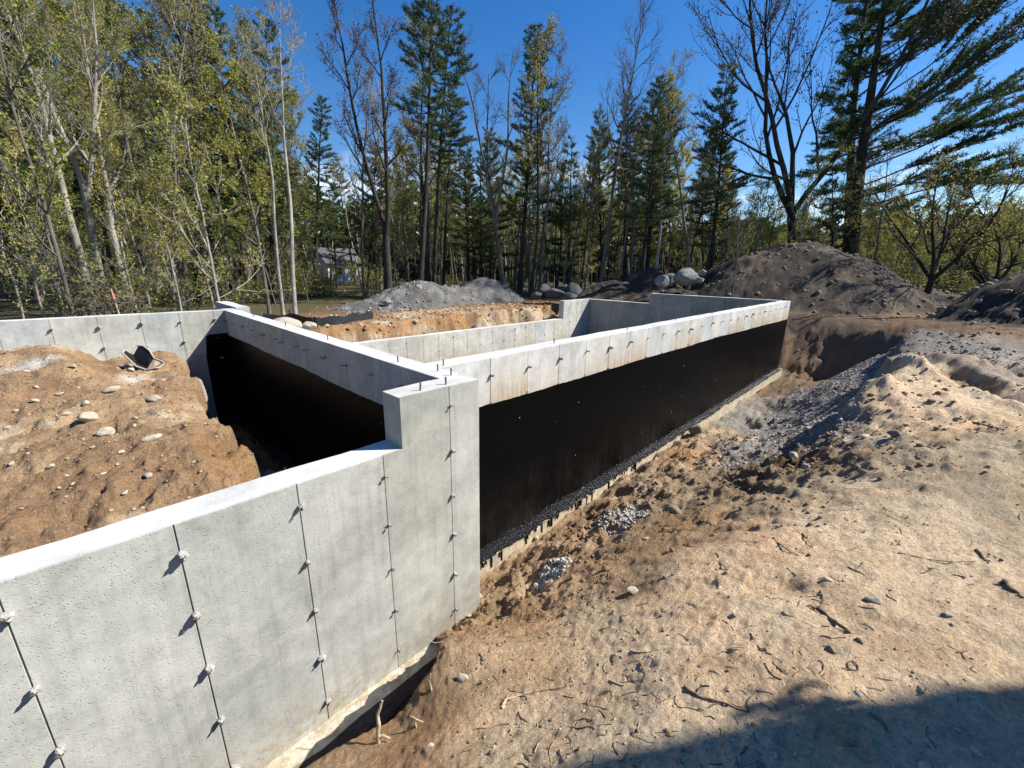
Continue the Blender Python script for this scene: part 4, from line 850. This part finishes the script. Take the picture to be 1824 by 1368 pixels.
def decid(seed, Ht=16., r0=.16, cb=.4, spread=.28, limbs=13, subs=6, twigs=5, leaf=(8, .055), lm=None, bk=None, fork=None, up=.55, twl=.9, droop=0.0, wig=.055):
    r = np.random.default_rng(seed); tr = MB(); cr = MB(); trunks = []
    if fork:
        f0, nf, ang = fork; base = wob(r, (0, 0, -.3), (r.normal(0, .03), r.normal(0, .03), 1), Ht * f0 + .3, 8, (0, 0, .1), .03); tr.tube(base, np.linspace(r0 * 1.25, r0 * .92, 8) * np.array([1.25, 1.05, 1, 1, 1, 1, 1, 1.05]), 10)
        a0 = r.uniform(0, 6.28)
        for k in range(nf):
            a = a0 + k * 2 * pi / nf + r.normal(0, .2); d = (sin(ang) * cos(a), sin(ang) * sin(a), cos(ang)); L = Ht * (1 - f0) * r.uniform(.9, 1.05)
            q = wob(r, base[-1], d, L, 12, (0, 0, .75), wig); rr_ = np.linspace(r0 * .72, .012, 12); tr.tube(q, rr_, 8); trunks.append((q, rr_, .12))
    else:
        q = wob(r, (0, 0, -.3), (r.normal(0, .03), r.normal(0, .03), 1), Ht + .3, 16, (0, 0, .25), .035); rr_ = np.concatenate([[r0 * 1.35, r0 * 1.08], np.linspace(r0, .012, 14)]); tr.tube(q, rr_, 9); trunks.append((q, rr_, cb))
    ends = []
    for q, rr_, c0 in trunks:
        nl = max(4, limbs // len(trunks))
        for k in range(nl):
            f = c0 + (0.97 - c0) * ((k + r.random()) / nl); x = f * (len(q) - 1); i = int(x); w = x - i; P = q[i] * (1 - w) + q[min(i + 1, len(q) - 1)] * w; rad = np.interp(x, np.arange(len(q)), rr_)
            T = unit(q[min(i + 1, len(q) - 1)] - q[max(i - 1, 0)]); a = k * 2.4 + r.normal(0, .4); side = unit(np.cross(T, (cos(a), sin(a), .1)))
            el = r.uniform(.65, 1.0) - .25 * (f - c0); d = side * sin(el) + T * cos(el)
            L = spread * Ht * (1.05 - .8 * ((f - c0) / (1 - c0)) ** 1.2) * r.uniform(.7, 1.2) * (1 if len(trunks) == 1 else .72)
            lb = wob(r, P, d, L, 8, (0, 0, up - droop), .10); lr = np.linspace(min(rad * .62, .085), .010, 8); cr.tube(lb, lr, 5, 0, cap=False)
            for s in range(subs):
                g = .2 + .78 * (s + r.random()) / subs; y_ = g * 7; i2 = min(int(y_), 6); P2 = lb[i2] + (lb[i2 + 1] - lb[i2]) * (y_ - i2); T2 = unit(lb[i2 + 1] - lb[i2])
                d2 = rotv(T2, r.normal(0, 1, 3), r.uniform(.5, 1.0)); L2 = L * .42 * (1.15 - .6 * g) * r.uniform(.7, 1.3)
                sb = wob(r, P2, d2, L2, 5, (0, 0, .45 - droop), .14); cr.tube(sb, np.linspace(max(.016, lr[i2] * .45), .007, 5), 4, 0, cap=False)
                for u in range(twigs):
                    h_ = .2 + .8 * (u + r.random()) / twigs; z_ = h_ * 4; i3 = min(int(z_), 3); P3 = sb[i3] + (sb[i3 + 1] - sb[i3]) * (z_ - i3); d3 = rotv(unit(sb[i3 + 1] - sb[i3]), r.normal(0, 1, 3), r.uniform(.4, .95))
                    tw = wob(r, P3, d3, twl * r.uniform(.5, 1.2), 4, (0, 0, .3 - droop), .16); cr.tube(tw, np.array([.0085, .007, .006, .004]), 3, 0, cap=False); ends.append(tw)
    E_ = np.array(ends); tm = tr.mesh('trunk', [bk]); brm = cr.mesh('crown', [bk]); lv = None
    if leaf and lm:
        n, sz = leaf; C = []
        for _ in range(n):
            w = r.random((len(E_), 1)); i = r.integers(0, 3, len(E_)); A = E_[np.arange(len(E_)), i]; B = E_[np.arange(len(E_)), i + 1]; C.append(A + (B - A) * w + r.normal(0, .07, A.shape))
        lb_ = MB(); leaves_quads(lb_, np.concatenate(C), sz, r, 0); lv = lb_.mesh('foliage', [lm])
    return dict(trunk=tm, crown=brm, foliage=lv, H=Ht)
def pine(seed, Ht=22., r0=.22, cb=.35, R=3.0, shape='cone', dens=1.0, nm=None, bk=None, dead=8, double=False, side=None, gap=.75):
    r = np.random.default_rng(seed); tr = MB(); cr = MB(); C = []; D = []
    stems = []; lop = r.uniform(.1, .4); la = r.uniform(0, 6.28)
    q = wob(r, (0, 0, -.3), (r.normal(0, .015), r.normal(0, .015), 1), Ht + .3, 18, (0, 0, .2), .012); rr_ = np.concatenate([[r0 * 1.3, r0 * 1.08], np.linspace(r0, .02, 16)]); tr.tube(q, rr_, 10); stems.append((q, rr_))
    if double:
        q2 = wob(r, (.55, .15, -.3), (.05, .03, 1), Ht * .93, 18, (.05, 0, .1), .015); r2 = np.concatenate([[r0 * 1.0], np.linspace(r0 * .85, .02, 17)]); tr.tube(q2, r2, 10); stems.append((q2, r2))
    for q, rr_ in stems:
        z = cb * Ht
        while z < Ht * .99:
            f = (z / Ht - cb) / (1 - cb); nb = r.integers(3, 6)
            if f < .85 and r.random() < .08: z += gap * .7; continue
            wl = r.uniform(.55, 1.15)
            prof = {'cone': (1 - f) ** .75, 'column': (1 - f) ** .45 * (.55 + .45 * min(1, f * 5)), 'top': (1 - f) ** .6 * min(1, .35 + f * 2.2)}[shape]
            i = np.clip(int(z / Ht * 17), 0, 16); P = q[i] + (q[i + 1] - q[i]) * (z / Ht * 17 - i); rad = np.interp(z / Ht * 17, np.arange(18), rr_)
            a0 = r.uniform(0, 6.28)
            for k in range(nb):
                a = a0 + k * 2 * pi / nb + r.normal(0, .25); L = R * (prof * wl * r.uniform(.45, 1.35) + .10) * (1 + lop * cos(a - la))
                if side is not None: L *= 1 + .75 * cos(a - side) * (1 - .4 * f)
                if L < .25: continue
                d = np.array([cos(a), sin(a), .02 + .45 * f + r.normal(0, .12)]); br = wob(r, P, d, L, 7, (0, 0, .22), .07); cr.tube(br, np.linspace(min(.05, rad * .5) + .006, .007, 7), 4, 0, cap=False)
                nsub = int(4 + L * 5.6 * dens)
                for s in range(nsub):
                    g = .32 + .68 * (s + r.random()) / nsub; y_ = g * 6; i2 = min(int(y_), 5); P2 = br[i2] + (br[i2 + 1] - br[i2]) * (y_ - i2); T2 = unit(br[i2 + 1] - br[i2])
                    d2 = unit(rotv(T2, np.array([0, 0, 1.0]), r.choice([-1, 1]) * r.uniform(.4, 1.1)) + np.array([0, 0, r.normal(.12, .15)])); L2 = (.25 + .33 * L * (1.1 - g)) * r.uniform(.6, 1.2)
                    cr.tube(np.array([P2, P2 + d2 * L2]), [.009, .005], 3, 0, cap=False)
                    nt_ = max(2, int(L2 / .14)); w = (np.arange(nt_) + r.random(nt_)) / nt_; w = .25 + .8 * w; C.append(P2 + d2 * L2 * w[:, None]); D.append(np.repeat(d2[None], nt_, 0))
            z += gap * r.uniform(.6, 1.25) * (1 - .35 * f)
        for k in range(dead):
            z = Ht * r.uniform(.12, cb); i = int(z / Ht * 17); a = r.uniform(0, 6.28); br = wob(r, q[i], (cos(a), sin(a), r.normal(.05, .15)), r.uniform(.5, 2.0), 5, (0, 0, -.1), .12); tr.tube(br, np.linspace(.022, .006, 5), 4, cap=False)
    C = np.concatenate(C); D = np.concatenate(D); nb = 6; n = len(C) * nb; CC = np.repeat(C, nb, 0); DD = np.repeat(D, nb, 0)
    v = DD * .7 + r.normal(0, .75, (n, 3)) + np.array([0, 0, .28]); v /= np.linalg.norm(v, axis=1)[:, None]; w = np.cross(v, r.normal(0, 1, (n, 3))); w /= np.linalg.norm(w, axis=1)[:, None] + 1e-9
    Ln = r.uniform(.14, .30, n)[:, None]; CC = CC + r.normal(0, .03, (n, 3)); V = np.stack([CC + w * .026, CC - w * .026, CC + v * Ln], 1).reshape(-1, 3)
    fo = MB(); fo.add(V, np.arange(3 * n).reshape(-1, 3), 0)
    return dict(trunk=tr.mesh('trunk', [bk]), crown=cr.mesh('crown', [bk]), foliage=fo.mesh('foliage', [nm]), H=Ht)
def shrub(seed, Ht=2.4, n=9, m=None):
    r = np.random.default_rng(seed); st_ = MB(); C = []
    for k in range(n):
        a = r.uniform(0, 6.28); q = wob(r, (r.normal(0, .15), r.normal(0, .15), -.1), (cos(a) * .45, sin(a) * .45, 1), Ht * r.uniform(.6, 1), 6, (0, 0, .1), .12); st_.tube(q, np.linspace(.018, .005, 6), 4, cap=False)
        for s in range(7):
            i = r.integers(1, 5); t_ = wob(r, q[i], r.normal(0, 1, 3) + np.array([0, 0, .4]), r.uniform(.3, .8), 4, (0, 0, .2), .15); st_.tube(t_, [.007, .006, .005, .003], 3, cap=False); C.append(t_[r.integers(1, 4, 9)] + r.normal(0, .10, (9, 3)))
    lb_ = MB(); leaves_quads(lb_, np.concatenate(C), .048, r, 0, .4); return dict(trunk=st_.mesh('stem', [M_BARKG]), crown=None, foliage=lb_.mesh('foliage', [m]), H=Ht)
PR = {}
PR['pineA'] = pine(1, 22, .24, .30, 3.4, 'cone', 1.0, M_NEED, M_BARKD)
PR['pineB'] = pine(2, 23, .22, .52, 2.9, 'top', 1.1, M_NEED, M_BARKD, dead=16)
PR['pineC'] = pine(3, 20, .22, .22, 3.3, 'column', 1.0, M_NEEDO, M_BARKD)
PR['pineD'] = pine(4, 14, .15, .15, 2.3, 'cone', 1.0, M_NEED, M_BARKD, dead=4)
PR['pineBig'] = pine(5, 21, .34, .26, 4.9, 'column', 1.15, M_NEED, M_BARKD, dead=12, double=True, side=AZ - pi / 2, gap=1.05)
PR['vaseR'] = decid(41, 15, .175, spread=.46, limbs=34, subs=7, twigs=5, leaf=(4, .05), lm=M_BUD, bk=M_BARKD, fork=(.25, 4, .50), wig=.10)
PR['vaseC'] = decid(12, 18, .24, spread=.27, limbs=24, subs=6, twigs=5, leaf=(8, .055), lm=M_BUD, bk=M_BARKD, fork=(.22, 2, .22))
PR['bare'] = decid(13, 18, .15, cb=.45, spread=.20, limbs=24, subs=6, twigs=4, leaf=None, bk=M_BARKG, up=.9)
PR['bare2'] = decid(14, 18, .17, cb=.35, spread=.24, limbs=18, subs=6, twigs=5, leaf=(1, .05), lm=M_BUD, bk=M_BARKG, fork=(.3, 3, .2))
PR['paleA'] = decid(15, 18, .19, cb=.36, spread=.24, limbs=16, subs=6, twigs=5, leaf=(20, .040), lm=M_LEAFO, bk=M_BARKP)
PR['paleB'] = decid(16, 17, .17, spread=.26, limbs=18, subs=6, twigs=5, leaf=(20, .040), lm=M_LEAFY, bk=M_BARKP, fork=(.33, 2, .2))
PR['paleC'] = decid(17, 20, .14, cb=.60, spread=.16, limbs=12, subs=5, twigs=5, leaf=(4, .055), lm=M_LEAFO, bk=M_BARKP)
PR['greyA'] = decid(18, 17, .13, cb=.40, spread=.20, limbs=15, subs=5, twigs=5, leaf=(11, .075), lm=M_LEAFO, bk=M_BARKG)
PR['greyB'] = decid(19, 16, .11, cb=.30, spread=.18, limbs=15, subs=5, twigs=5, leaf=(11, .072), lm=M_LEAFY, bk=M_BARKG)
PR['greyC'] = decid(20, 18, .13, cb=.45, spread=.17, limbs=13, subs=5, twigs=5, leaf=(5, .055), lm=M_BUD, bk=M_BARKG)
PR['darkA'] = decid(21, 17, .15, cb=.42, spread=.19, limbs=14, subs=5, twigs=5, leaf=(9, .07), lm=M_LEAFO, bk=M_BARKD)
PR['low'] = decid(22, 7, .15, spread=.62, limbs=26, subs=7, twigs=6, leaf=(4, .045), lm=M_LEAFO, bk=M_BARKD, fork=(.10, 4, .75), up=.25, twl=.6)
PR['sapA'] = decid(23, 8, .045, cb=.18, spread=.24, limbs=13, subs=4, twigs=3, leaf=(12, .048), lm=M_LEAFG, bk=M_BARKG, twl=.6)
PR['sapB'] = decid(24, 7, .040, cb=.15, spread=.28, limbs=13, subs=4, twigs=3, leaf=(12, .048), lm=M_LEAFY, bk=M_BARKP, twl=.6)
PR['shrubA'] = shrub(31, 2.6, 10, M_LEAFG); PR['shrubB'] = shrub(32, 2.0, 9, M_LEAFY); PR['shrubC'] = shrub(33, 1.6, 8, M_DEADN)
NAME = {'pine': 'pine_tree', 'shrub': 'shrub', 'sap': 'sapling'}
def plant_tree(kind, bx, tx, ty, D, label, group=None, yaw=None, wide=1.0, P0=None, P1=None):
    """bx: photo column of the foot, (tx, ty): photo pixel of the tip, D: metres away"""
    if P0 is None:
        p = atd(bx, 520, D); P0 = np.array([p[0], p[1], gz(p[0], p[1])])
        # slide along the ray's column so the foot stands on the ground at this distance
        for _ in range(3):
            rel = P0 - CO; w = rel @ FW; v = 684 - FPX * (rel @ UP) / w; p = atd(bx, v, D); P0 = np.array([p[0], p[1], gz(p[0], p[1])])
        P1 = atd(tx, ty, D)
    ax = P1 - P0; L = np.linalg.norm(ax); pr = PR[kind]; s = L / pr['H']
    base = next((v for k, v in NAME.items() if kind.startswith(k)), 'bare_tree' if kind.startswith('bare') else 'leafing_tree')
    cat = {'pine_tree': 'pine tree', 'shrub': 'shrub', 'sapling': 'sapling'}.get(base, 'tree')
    o = thing(base, label, cat, tuple(P0), group); o.rotation_mode = 'QUATERNION'
    q = Vector((0, 0, 1)).rotation_difference(Vector(ax).normalized()) @ Quaternion((0, 0, 1), rng.uniform(0, 6.28) if yaw is None else yaw)
    o.rotation_quaternion = q; o.scale = (s * wide, s * wide, s)
    obj('stem' if base == 'shrub' else 'trunk', pr['trunk'], o)
    c = obj('crown', pr['crown'], o) if pr['crown'] else None
    if pr['foliage']: obj('foliage', pr['foliage'], c if c else o)
    return o
T = plant_tree
LAND = [(-60, 'the far left dark pine'), (60, 'the thick mottled leaning trunk'), (190, 'the pale forked trunk'), (300, 'the close cluster of grey trunks'), (400, 'the dark full pine'), (500, 'the tall slim pale trunk'), (590, 'the white house'), (680, 'the dark forked tree'),
        (755, 'the tall high crowned pine'), (850, 'the young dark pine'), (930, 'the tall middle pine'), (1010, 'the second young pine'), (1080, 'the tall leafless grey tree'), (1160, 'the bushy olive pine'), (1265, 'the drooping olive pine'), (1340, 'the left foot of the dark mound'),
        (1415, 'the spreading bare tree'), (1520, 'the huge double pine'), (1650, 'the low arching tree'), (1760, 'the near dark mound')]
def landmark(px, D):
    k = min(LAND, key=lambda q: abs(q[0] - px))
    return ('far behind ' if D > 44 else ('behind ' if D > 27 else 'near ')) + k[1]
# --- trees one can point to
T('pineBig', 1510, 1585, -260, 30, 'huge double trunked white pine behind the tall dark mound', yaw=0.0)
T('vaseR', 1411, 1425, -170, 29.5, 'dark spreading bare tree beside the huge double pine', yaw=.6)
T('low', 1650, 1715, 262, 22, 'low wide leaning tree of fine arching branches right of the dark mound', yaw=1.2)
T('pineD', 1478, 1490, 285, 30, 'small young pine standing between the spreading tree and the huge pine')
T('bare2', 1905, 1960, -80, 17, 'bare tree reaching in past the near dark mound', yaw=2.0)
T('greyC', 1545, 1600, 225, 25, 'slender bare stem beside the foot of the huge pine')
T('pineC', 1262, 1290, 122, 27, 'dense olive pine with drooping boughs left of the spreading bare tree')
T('pineC', 1150, 1160, 172, 31, 'broad bushy olive pine between two bare trees', wide=1.15)
T('bare', 1068, 1102, 8, 26, 'tall leafless grey tree with a narrow feathery crown')
T('pineA', 925, 955, 45, 27, 'tall dark pine wrapped by thin grey stems in the middle of the woods')
T('bare2', 900, 880, 55, 25.5, 'pale leafless tree leaning against the tall middle pine')
T('darkA', 945, 965, 70, 25, 'thin dark tree with brown buds growing before the middle pine'); T('greyC', 960, 1010, 85, 25.8, 'slender grey tree rising on the far side of the middle pine')
T('vaseC', 692, 672, -40, 20.5, 'dark forked tree with reddish buds behind the grey gravel heap', yaw=-.5)
T('pineB', 748, 770, -70, 21.5, 'tall straight pine with a high green crown and bare lower limbs'); T('pineB', 772, 800, 20, 23.5, 'second slimmer pine standing close behind the straight high crowned one')
T('paleC', 527, 462, -60, 12.6, 'tall slim pale trunk rising alone just behind the cross wall')
T('paleC', 505, 440, 60, 14.0, 'thin pale trunk beside the tall slim one'); T('greyB', 480, 432, 90, 15.0, 'slim leaning grey trunk left of the pale ones')
T('paleA', 168, 10, -120, 13.5, 'thick mottled pale trunk leaning left behind the left wall', yaw=.3)
T('paleB', 190, 112, -140, 14.5, 'pale forked trunk next to the thick mottled one', yaw=1.0); T('paleA', 236, 120, -60, 15.5, 'thin pale trunk leaning left beside the pink taped stake')
T('sapB', 44, -25, 250, 11.5, 'thin white leaning sapling at the far left of the woods'); T('paleC', 262, 300, -60, 17, 'slender pale trunk leaning right behind the left wall')
T('greyA', 325, 262, -30, 18, 'grey trunk in the close cluster beyond the left wall', yaw=2.2); T('greyC', 337, 300, 10, 18.6, 'thinner grey trunk in the close cluster beyond the left wall'); T('darkA', 350, 360, -60, 19.5, 'dark trunk at the edge of the close cluster beyond the left wall')
T('pineA', 372, 385, 10, 25, 'dark full pine behind the close cluster of grey trunks'); T('pineC', 455, 470, 40, 28, 'tall olive pine behind the slim pale trunks'); T('pineA', 560, 572, 170, 30, 'dark green pine right of the tall slim pale trunk')
T('pineB', 120, 150, -120, 24, 'tall pine half hidden behind the thick mottled trunk'); T('pineA', 20, 20, -20, 26, 'dark pine at the left end of the woods'); T('pineA', 250, 262, 20, 29, 'dark pine filling the gap behind the pale forked trunk')
T('pineC', 600, 596, 330, 36, 'short olive pine near the white house'); T('pineD', 860, 850, 260, 30, 'young dark pine left of the middle pine'); T('pineD', 1010, 1020, 250, 31, 'young dark pine right of the middle pine')
T('greyC', 650, 640, 120, 24, 'slender budding tree left of the dark forked tree'); T('greyA', 1225, 1235, 120, 24, 'slim leafing tree just before the drooping olive pine'); T('bare', 1120, 1128, 140, 29, 'small leafless grey tree beside the bushy olive pine')
T('sapA', 1345, 1350, 300, 26, 'leafing young tree beside the left foot of the dark mound'); T('low', 1760, 1775, 330, 27, 'small arching leafing tree behind the near dark mound', yaw=.4)
# --- the wood behind
r2 = np.random.default_rng(99); kinds = ['greyA', 'greyB', 'greyC', 'darkA', 'paleC', 'pineB', 'pineC', 'pineA', 'bare']; wts = np.array([4, 4.5, 3, 4, 2.2, 1.6, 1.2, 1.2, 1.2]); wts = wts / wts.sum()
LAB = {'greyA': 'slim grey tree with olive leaves', 'greyB': 'slim grey tree with yellow green leaves', 'greyC': 'slim grey tree with reddish buds', 'darkA': 'slim dark tree with sparse leaves', 'paleC': 'slim pale barked tree', 'pineB': 'high crowned pine', 'pineC': 'olive green pine', 'pineA': 'dark green pine', 'bare': 'narrow leafless tree', 'sapA': 'green leafing sapling', 'sapB': 'yellow green sapling', 'shrubA': 'low green shrub', 'shrubB': 'low yellow green shrub', 'shrubC': 'low brown leaved shrub'}
GRP = {k: v + ('s' if not v.endswith('leaves') and not v.endswith('buds') else '') + ' in the wood' for k, v in LAB.items()}
cnt = 0
for i in range(900):
    px = r2.uniform(-120, 1960); D = r2.uniform(19, 62) if px < 1350 else r2.uniform(30, 64)
    if 560 < px < 645 and D < 46: continue
    if px < 560 and D < 20: D += 6
    if px > 1300 and r2.random() < .45: continue
    k = r2.choice(kinds, p=wts)
    if px > 1290 and k in ('pineA', 'pineB', 'paleC'): k = 'greyB'
    p = atd(px, 520, D); hgt = r2.uniform(9, 17) * (1.05 if px < 560 else (.82 if px < 1300 else .5)) ; P0 = np.array([p[0], p[1], gz(p[0], p[1])])
    if mound_f(MOUNDS[0], P0[:1], P0[1:2])[0] > 0 or mound_f(MOUNDS[7], P0[:1], P0[1:2])[0] > 0 or (P0[1] < 20 and P0[0] < 20): continue
    P1 = P0 + np.array([r2.normal(0, .06) * hgt, r2.normal(0, .06) * hgt, hgt]); T(k, 0, 0, 0, 0, LAB[k] + ' ' + landmark(px, D), GRP[k], P0=P0, P1=P1, wide=r2.uniform(.85, 1.15)); cnt += 1
    if cnt >= 310: break
cnt = 0
for i in range(900):
    px = r2.uniform(-150, 1980); D = r2.uniform(9, 48)
    k = r2.choice(['sapA', 'sapB', 'shrubA', 'shrubB', 'shrubC'], p=[.28, .26, .22, .18, .06])
    if 570 < px < 640 and D < 42 and k.startswith('sap'): continue
    p = atd(px, 520, D); P0 = np.array([p[0], p[1], gz(p[0], p[1])])
    if any(mound_f(MOUNDS[q], P0[:1], P0[1:2])[0] > 0 for q in range(len(MOUNDS))) or (P0[1] < 19 and 3 < P0[0] < 22.5) or P0[0] > 17 and P0[1] < -1 and D < 26 or (P0[1] < 13.5 and not (P0[0] < 1.5 and P0[1] > 11.4)): 
        if not (P0[0] > 30): continue
    hgt = {'sapA': r2.uniform(4, 8.5), 'sapB': r2.uniform(3.5, 7), 'shrubA': r2.uniform(1.2, 3), 'shrubB': r2.uniform(1, 2.6), 'shrubC': r2.uniform(.8, 1.8)}[k]
    P1 = P0 + np.array([r2.normal(0, .05) * hgt, r2.normal(0, .05) * hgt, hgt]); T(k, 0, 0, 0, 0, LAB[k] + ' ' + landmark(px, D), GRP[k], P0=P0, P1=P1, wide=r2.uniform(.9, 1.4)); cnt += 1
    if cnt >= 300: break
# --- far wood that reads as one mass
r3 = np.random.default_rng(5); mb = MB()
N = 70000; ang = AZ - np.radians(r3.uniform(-75, 75, N)); dist = r3.uniform(66, 92, N); top = 11.0 + 2.5 * vnoise(ang * 14, dist * .05, 401) + 1.5 * vnoise(ang * 60, dist * .1, 402)
top = top * np.where(np.degrees(AZ - ang) > 18, .72, 1.0); z = -1.5 + (top + 1.5) * r3.random(N) ** 1.1
Cn = np.stack([dist * np.cos(ang), dist * np.sin(ang), z], 1); pick = r3.integers(0, 4, N); s_ = .55
for k in range(4): leaves_quads(mb, Cn[pick == k], s_, r3, k, .5)
for i in range(420):
    a = AZ - math.radians(r3.uniform(-70, 70)); d_ = r3.uniform(62, 85); p = np.array([d_ * cos(a), d_ * sin(a), -1.5]); mb.tube([p, p + np.array([r3.normal(0, .3), r3.normal(0, .3), r3.uniform(6, 10)])], [.16, .05], 4, 4, cap=False)
o = obj('distant_woods', mb.mesh('distant_woods', [M_FARA, M_NEED, M_FARB, M_FARC, M_BARKD]), kind='stuff'); o['label'] = 'hazy far mass of woodland behind the nearer trees'; o['category'] = 'woods'

# ------------------------------------------------------------------ houses
def house(name, label, origin, rz, w, d, hw, hr, wallm, roofm, wins):
    h = thing(name, label, 'house', origin); h.rotation_euler = (0, 0, rz)
    mb = MB(); V = [(0, 0, -1), (w, 0, -1), (w, d, -1), (0, d, -1), (0, 0, hw), (w, 0, hw), (w, d, hw), (0, d, hw), (0, d / 2, hw + hr), (w, d / 2, hw + hr)]
    mb.add(V, [(0, 1, 5, 4), (2, 3, 7, 6), (1, 2, 6, 5), (3, 0, 4, 7)]); mb.add(V, [(4, 8, 7), (5, 6, 9)][::1]); obj('wall', mb.mesh('wall', [wallm]), h)
    mb = MB(); e = .35; sl = hr / (d / 2)
    for sg in (0, 1):
        y0, y1 = (-e, d / 2) if sg == 0 else (d + e, d / 2); z0 = hw - e * sl + .03; z1 = hw + hr + .03
        V = [(-e, y0, z0), (w + e, y0, z0), (w + e, y1, z1), (-e, y1, z1)]; V += [(a, b, c + .14) for a, b, c in V]
        mb.add(V, [(0, 1, 2, 3), (4, 7, 6, 5), (0, 4, 5, 1), (1, 5, 6, 2), (2, 6, 7, 3), (3, 7, 4, 0)])
    obj('roof', mb.mesh('roof', [roofm]), h)
    for face, u, z_, ww, hh in wins:
        mb = MB(); mp_ = MB()
        fr = [(u - ww / 2 - .08, u + ww / 2 + .08, z_ - hh / 2 - .08, z_ - hh / 2), (u - ww / 2 - .08, u + ww / 2 + .08, z_ + hh / 2, z_ + hh / 2 + .08), (u - ww / 2 - .08, u - ww / 2, z_ - hh / 2, z_ + hh / 2), (u + ww / 2, u + ww / 2 + .08, z_ - hh / 2, z_ + hh / 2), (u - ww / 2, u + ww / 2, z_ - .025, z_ + .025)]
        for a, b, c, e_ in fr:
            if face == 'f': mb.box(a, b, -.07, -.003, c, e_)
            else: mb.box(-.07, -.003, a, b, c, e_)
        if face == 'f': mp_.box(u - ww / 2, u + ww / 2, -.03, -.004, z_ - hh / 2, z_ + hh / 2)
        else: mp_.box(-.03, -.004, u - ww / 2, u + ww / 2, z_ - hh / 2, z_ + hh / 2)
        wo = obj('window', mb.mesh('window', [M_TRIM]), h); obj('pane', mp_.mesh('pane', [M_PANE]), wo)
    return h
M_TRIM = plain('white_trim', (0.75, 0.75, 0.73), .6); M_PANE = plain('dark_window_glass', (0.02, 0.025, 0.03), .08, .6); M_SIDE = plain('white_siding', (0.72, 0.73, 0.74), .7, .3, 0, .06, 6); M_SIDEG = plain('grey_siding', (0.30, 0.31, 0.32), .7, .3, 0, .1, 6); M_SHING = plain('asphalt_shingles', (0.10, 0.10, 0.105), .95, .2, 0, .3, 12)
p = atd(588, 520, 50); house('white_house', 'white house glimpsed between the trunks beyond the grey gravel heap', (p[0], p[1], -2.0), AZ - pi / 2 + .75, 4.2, 7, 3.2, 1.6, M_SIDE, M_SHING, [('f', 1.2, 2.3, .8, .9), ('f', 2.9, 2.3, .8, .9)])
# unseen house added so its corner throws the straight shadow on the sand
hc = np.array([2.42, -.62]) + .21 * np.array([-.70, -.815]) / 1.074 + 2.5 * np.array([.815, -.70]) / 1.074
hz = -.7; ang_ = math.atan2(-.815, -.70)
house('shadow_house', 'unseen grey two storey house added to cast the shadow across the sandy yard', (hc[0], hc[1], hz), ang_, 11, 7.5, 6.0, 2.2, M_SIDEG, M_SHING, [('f', 2, 1.6, .9, 1.3), ('f', 5, 1.6, .9, 1.3), ('f', 2, 4.4, .9, 1.3), ('f', 5, 4.4, .9, 1.3), ('l', 2, 1.6, .9, 1.3), ('l', 2, 4.4, .9, 1.3)])
# leaf clump added at the unseen house corner to roughen its shadow
P, _t = ghit(1412, 1266); s2 = np.array([SUN_TO.x, SUN_TO.y]); t_ = ((hc - np.array([P.x, P.y])) @ s2) / (s2 @ s2); vp = np.array(P) + np.array(SUN_TO) * t_
mb = MB(); r4 = np.random.default_rng(3); Cv = vp + r4.normal(0, 1, (70, 3)) * np.array([.045, .045, .075]) + np.array([.70, .815, 0]) * .02; leaves_quads(mb, Cv, .035, r4, 0, .5)
mb.tube(np.array([[hc[0], hc[1], hz + .1], [hc[0] + .03, hc[1] + .03, vp[2] * .5], vp]), [.012, .010, .006], 5, 1)
tag(obj('shadow_leaves', mb.mesh('shadow_leaves', [M_LEAFG, M_STICK])), 'unseen leaf clump added at the grey house corner to roughen its shadow', 'shadow_leaves')
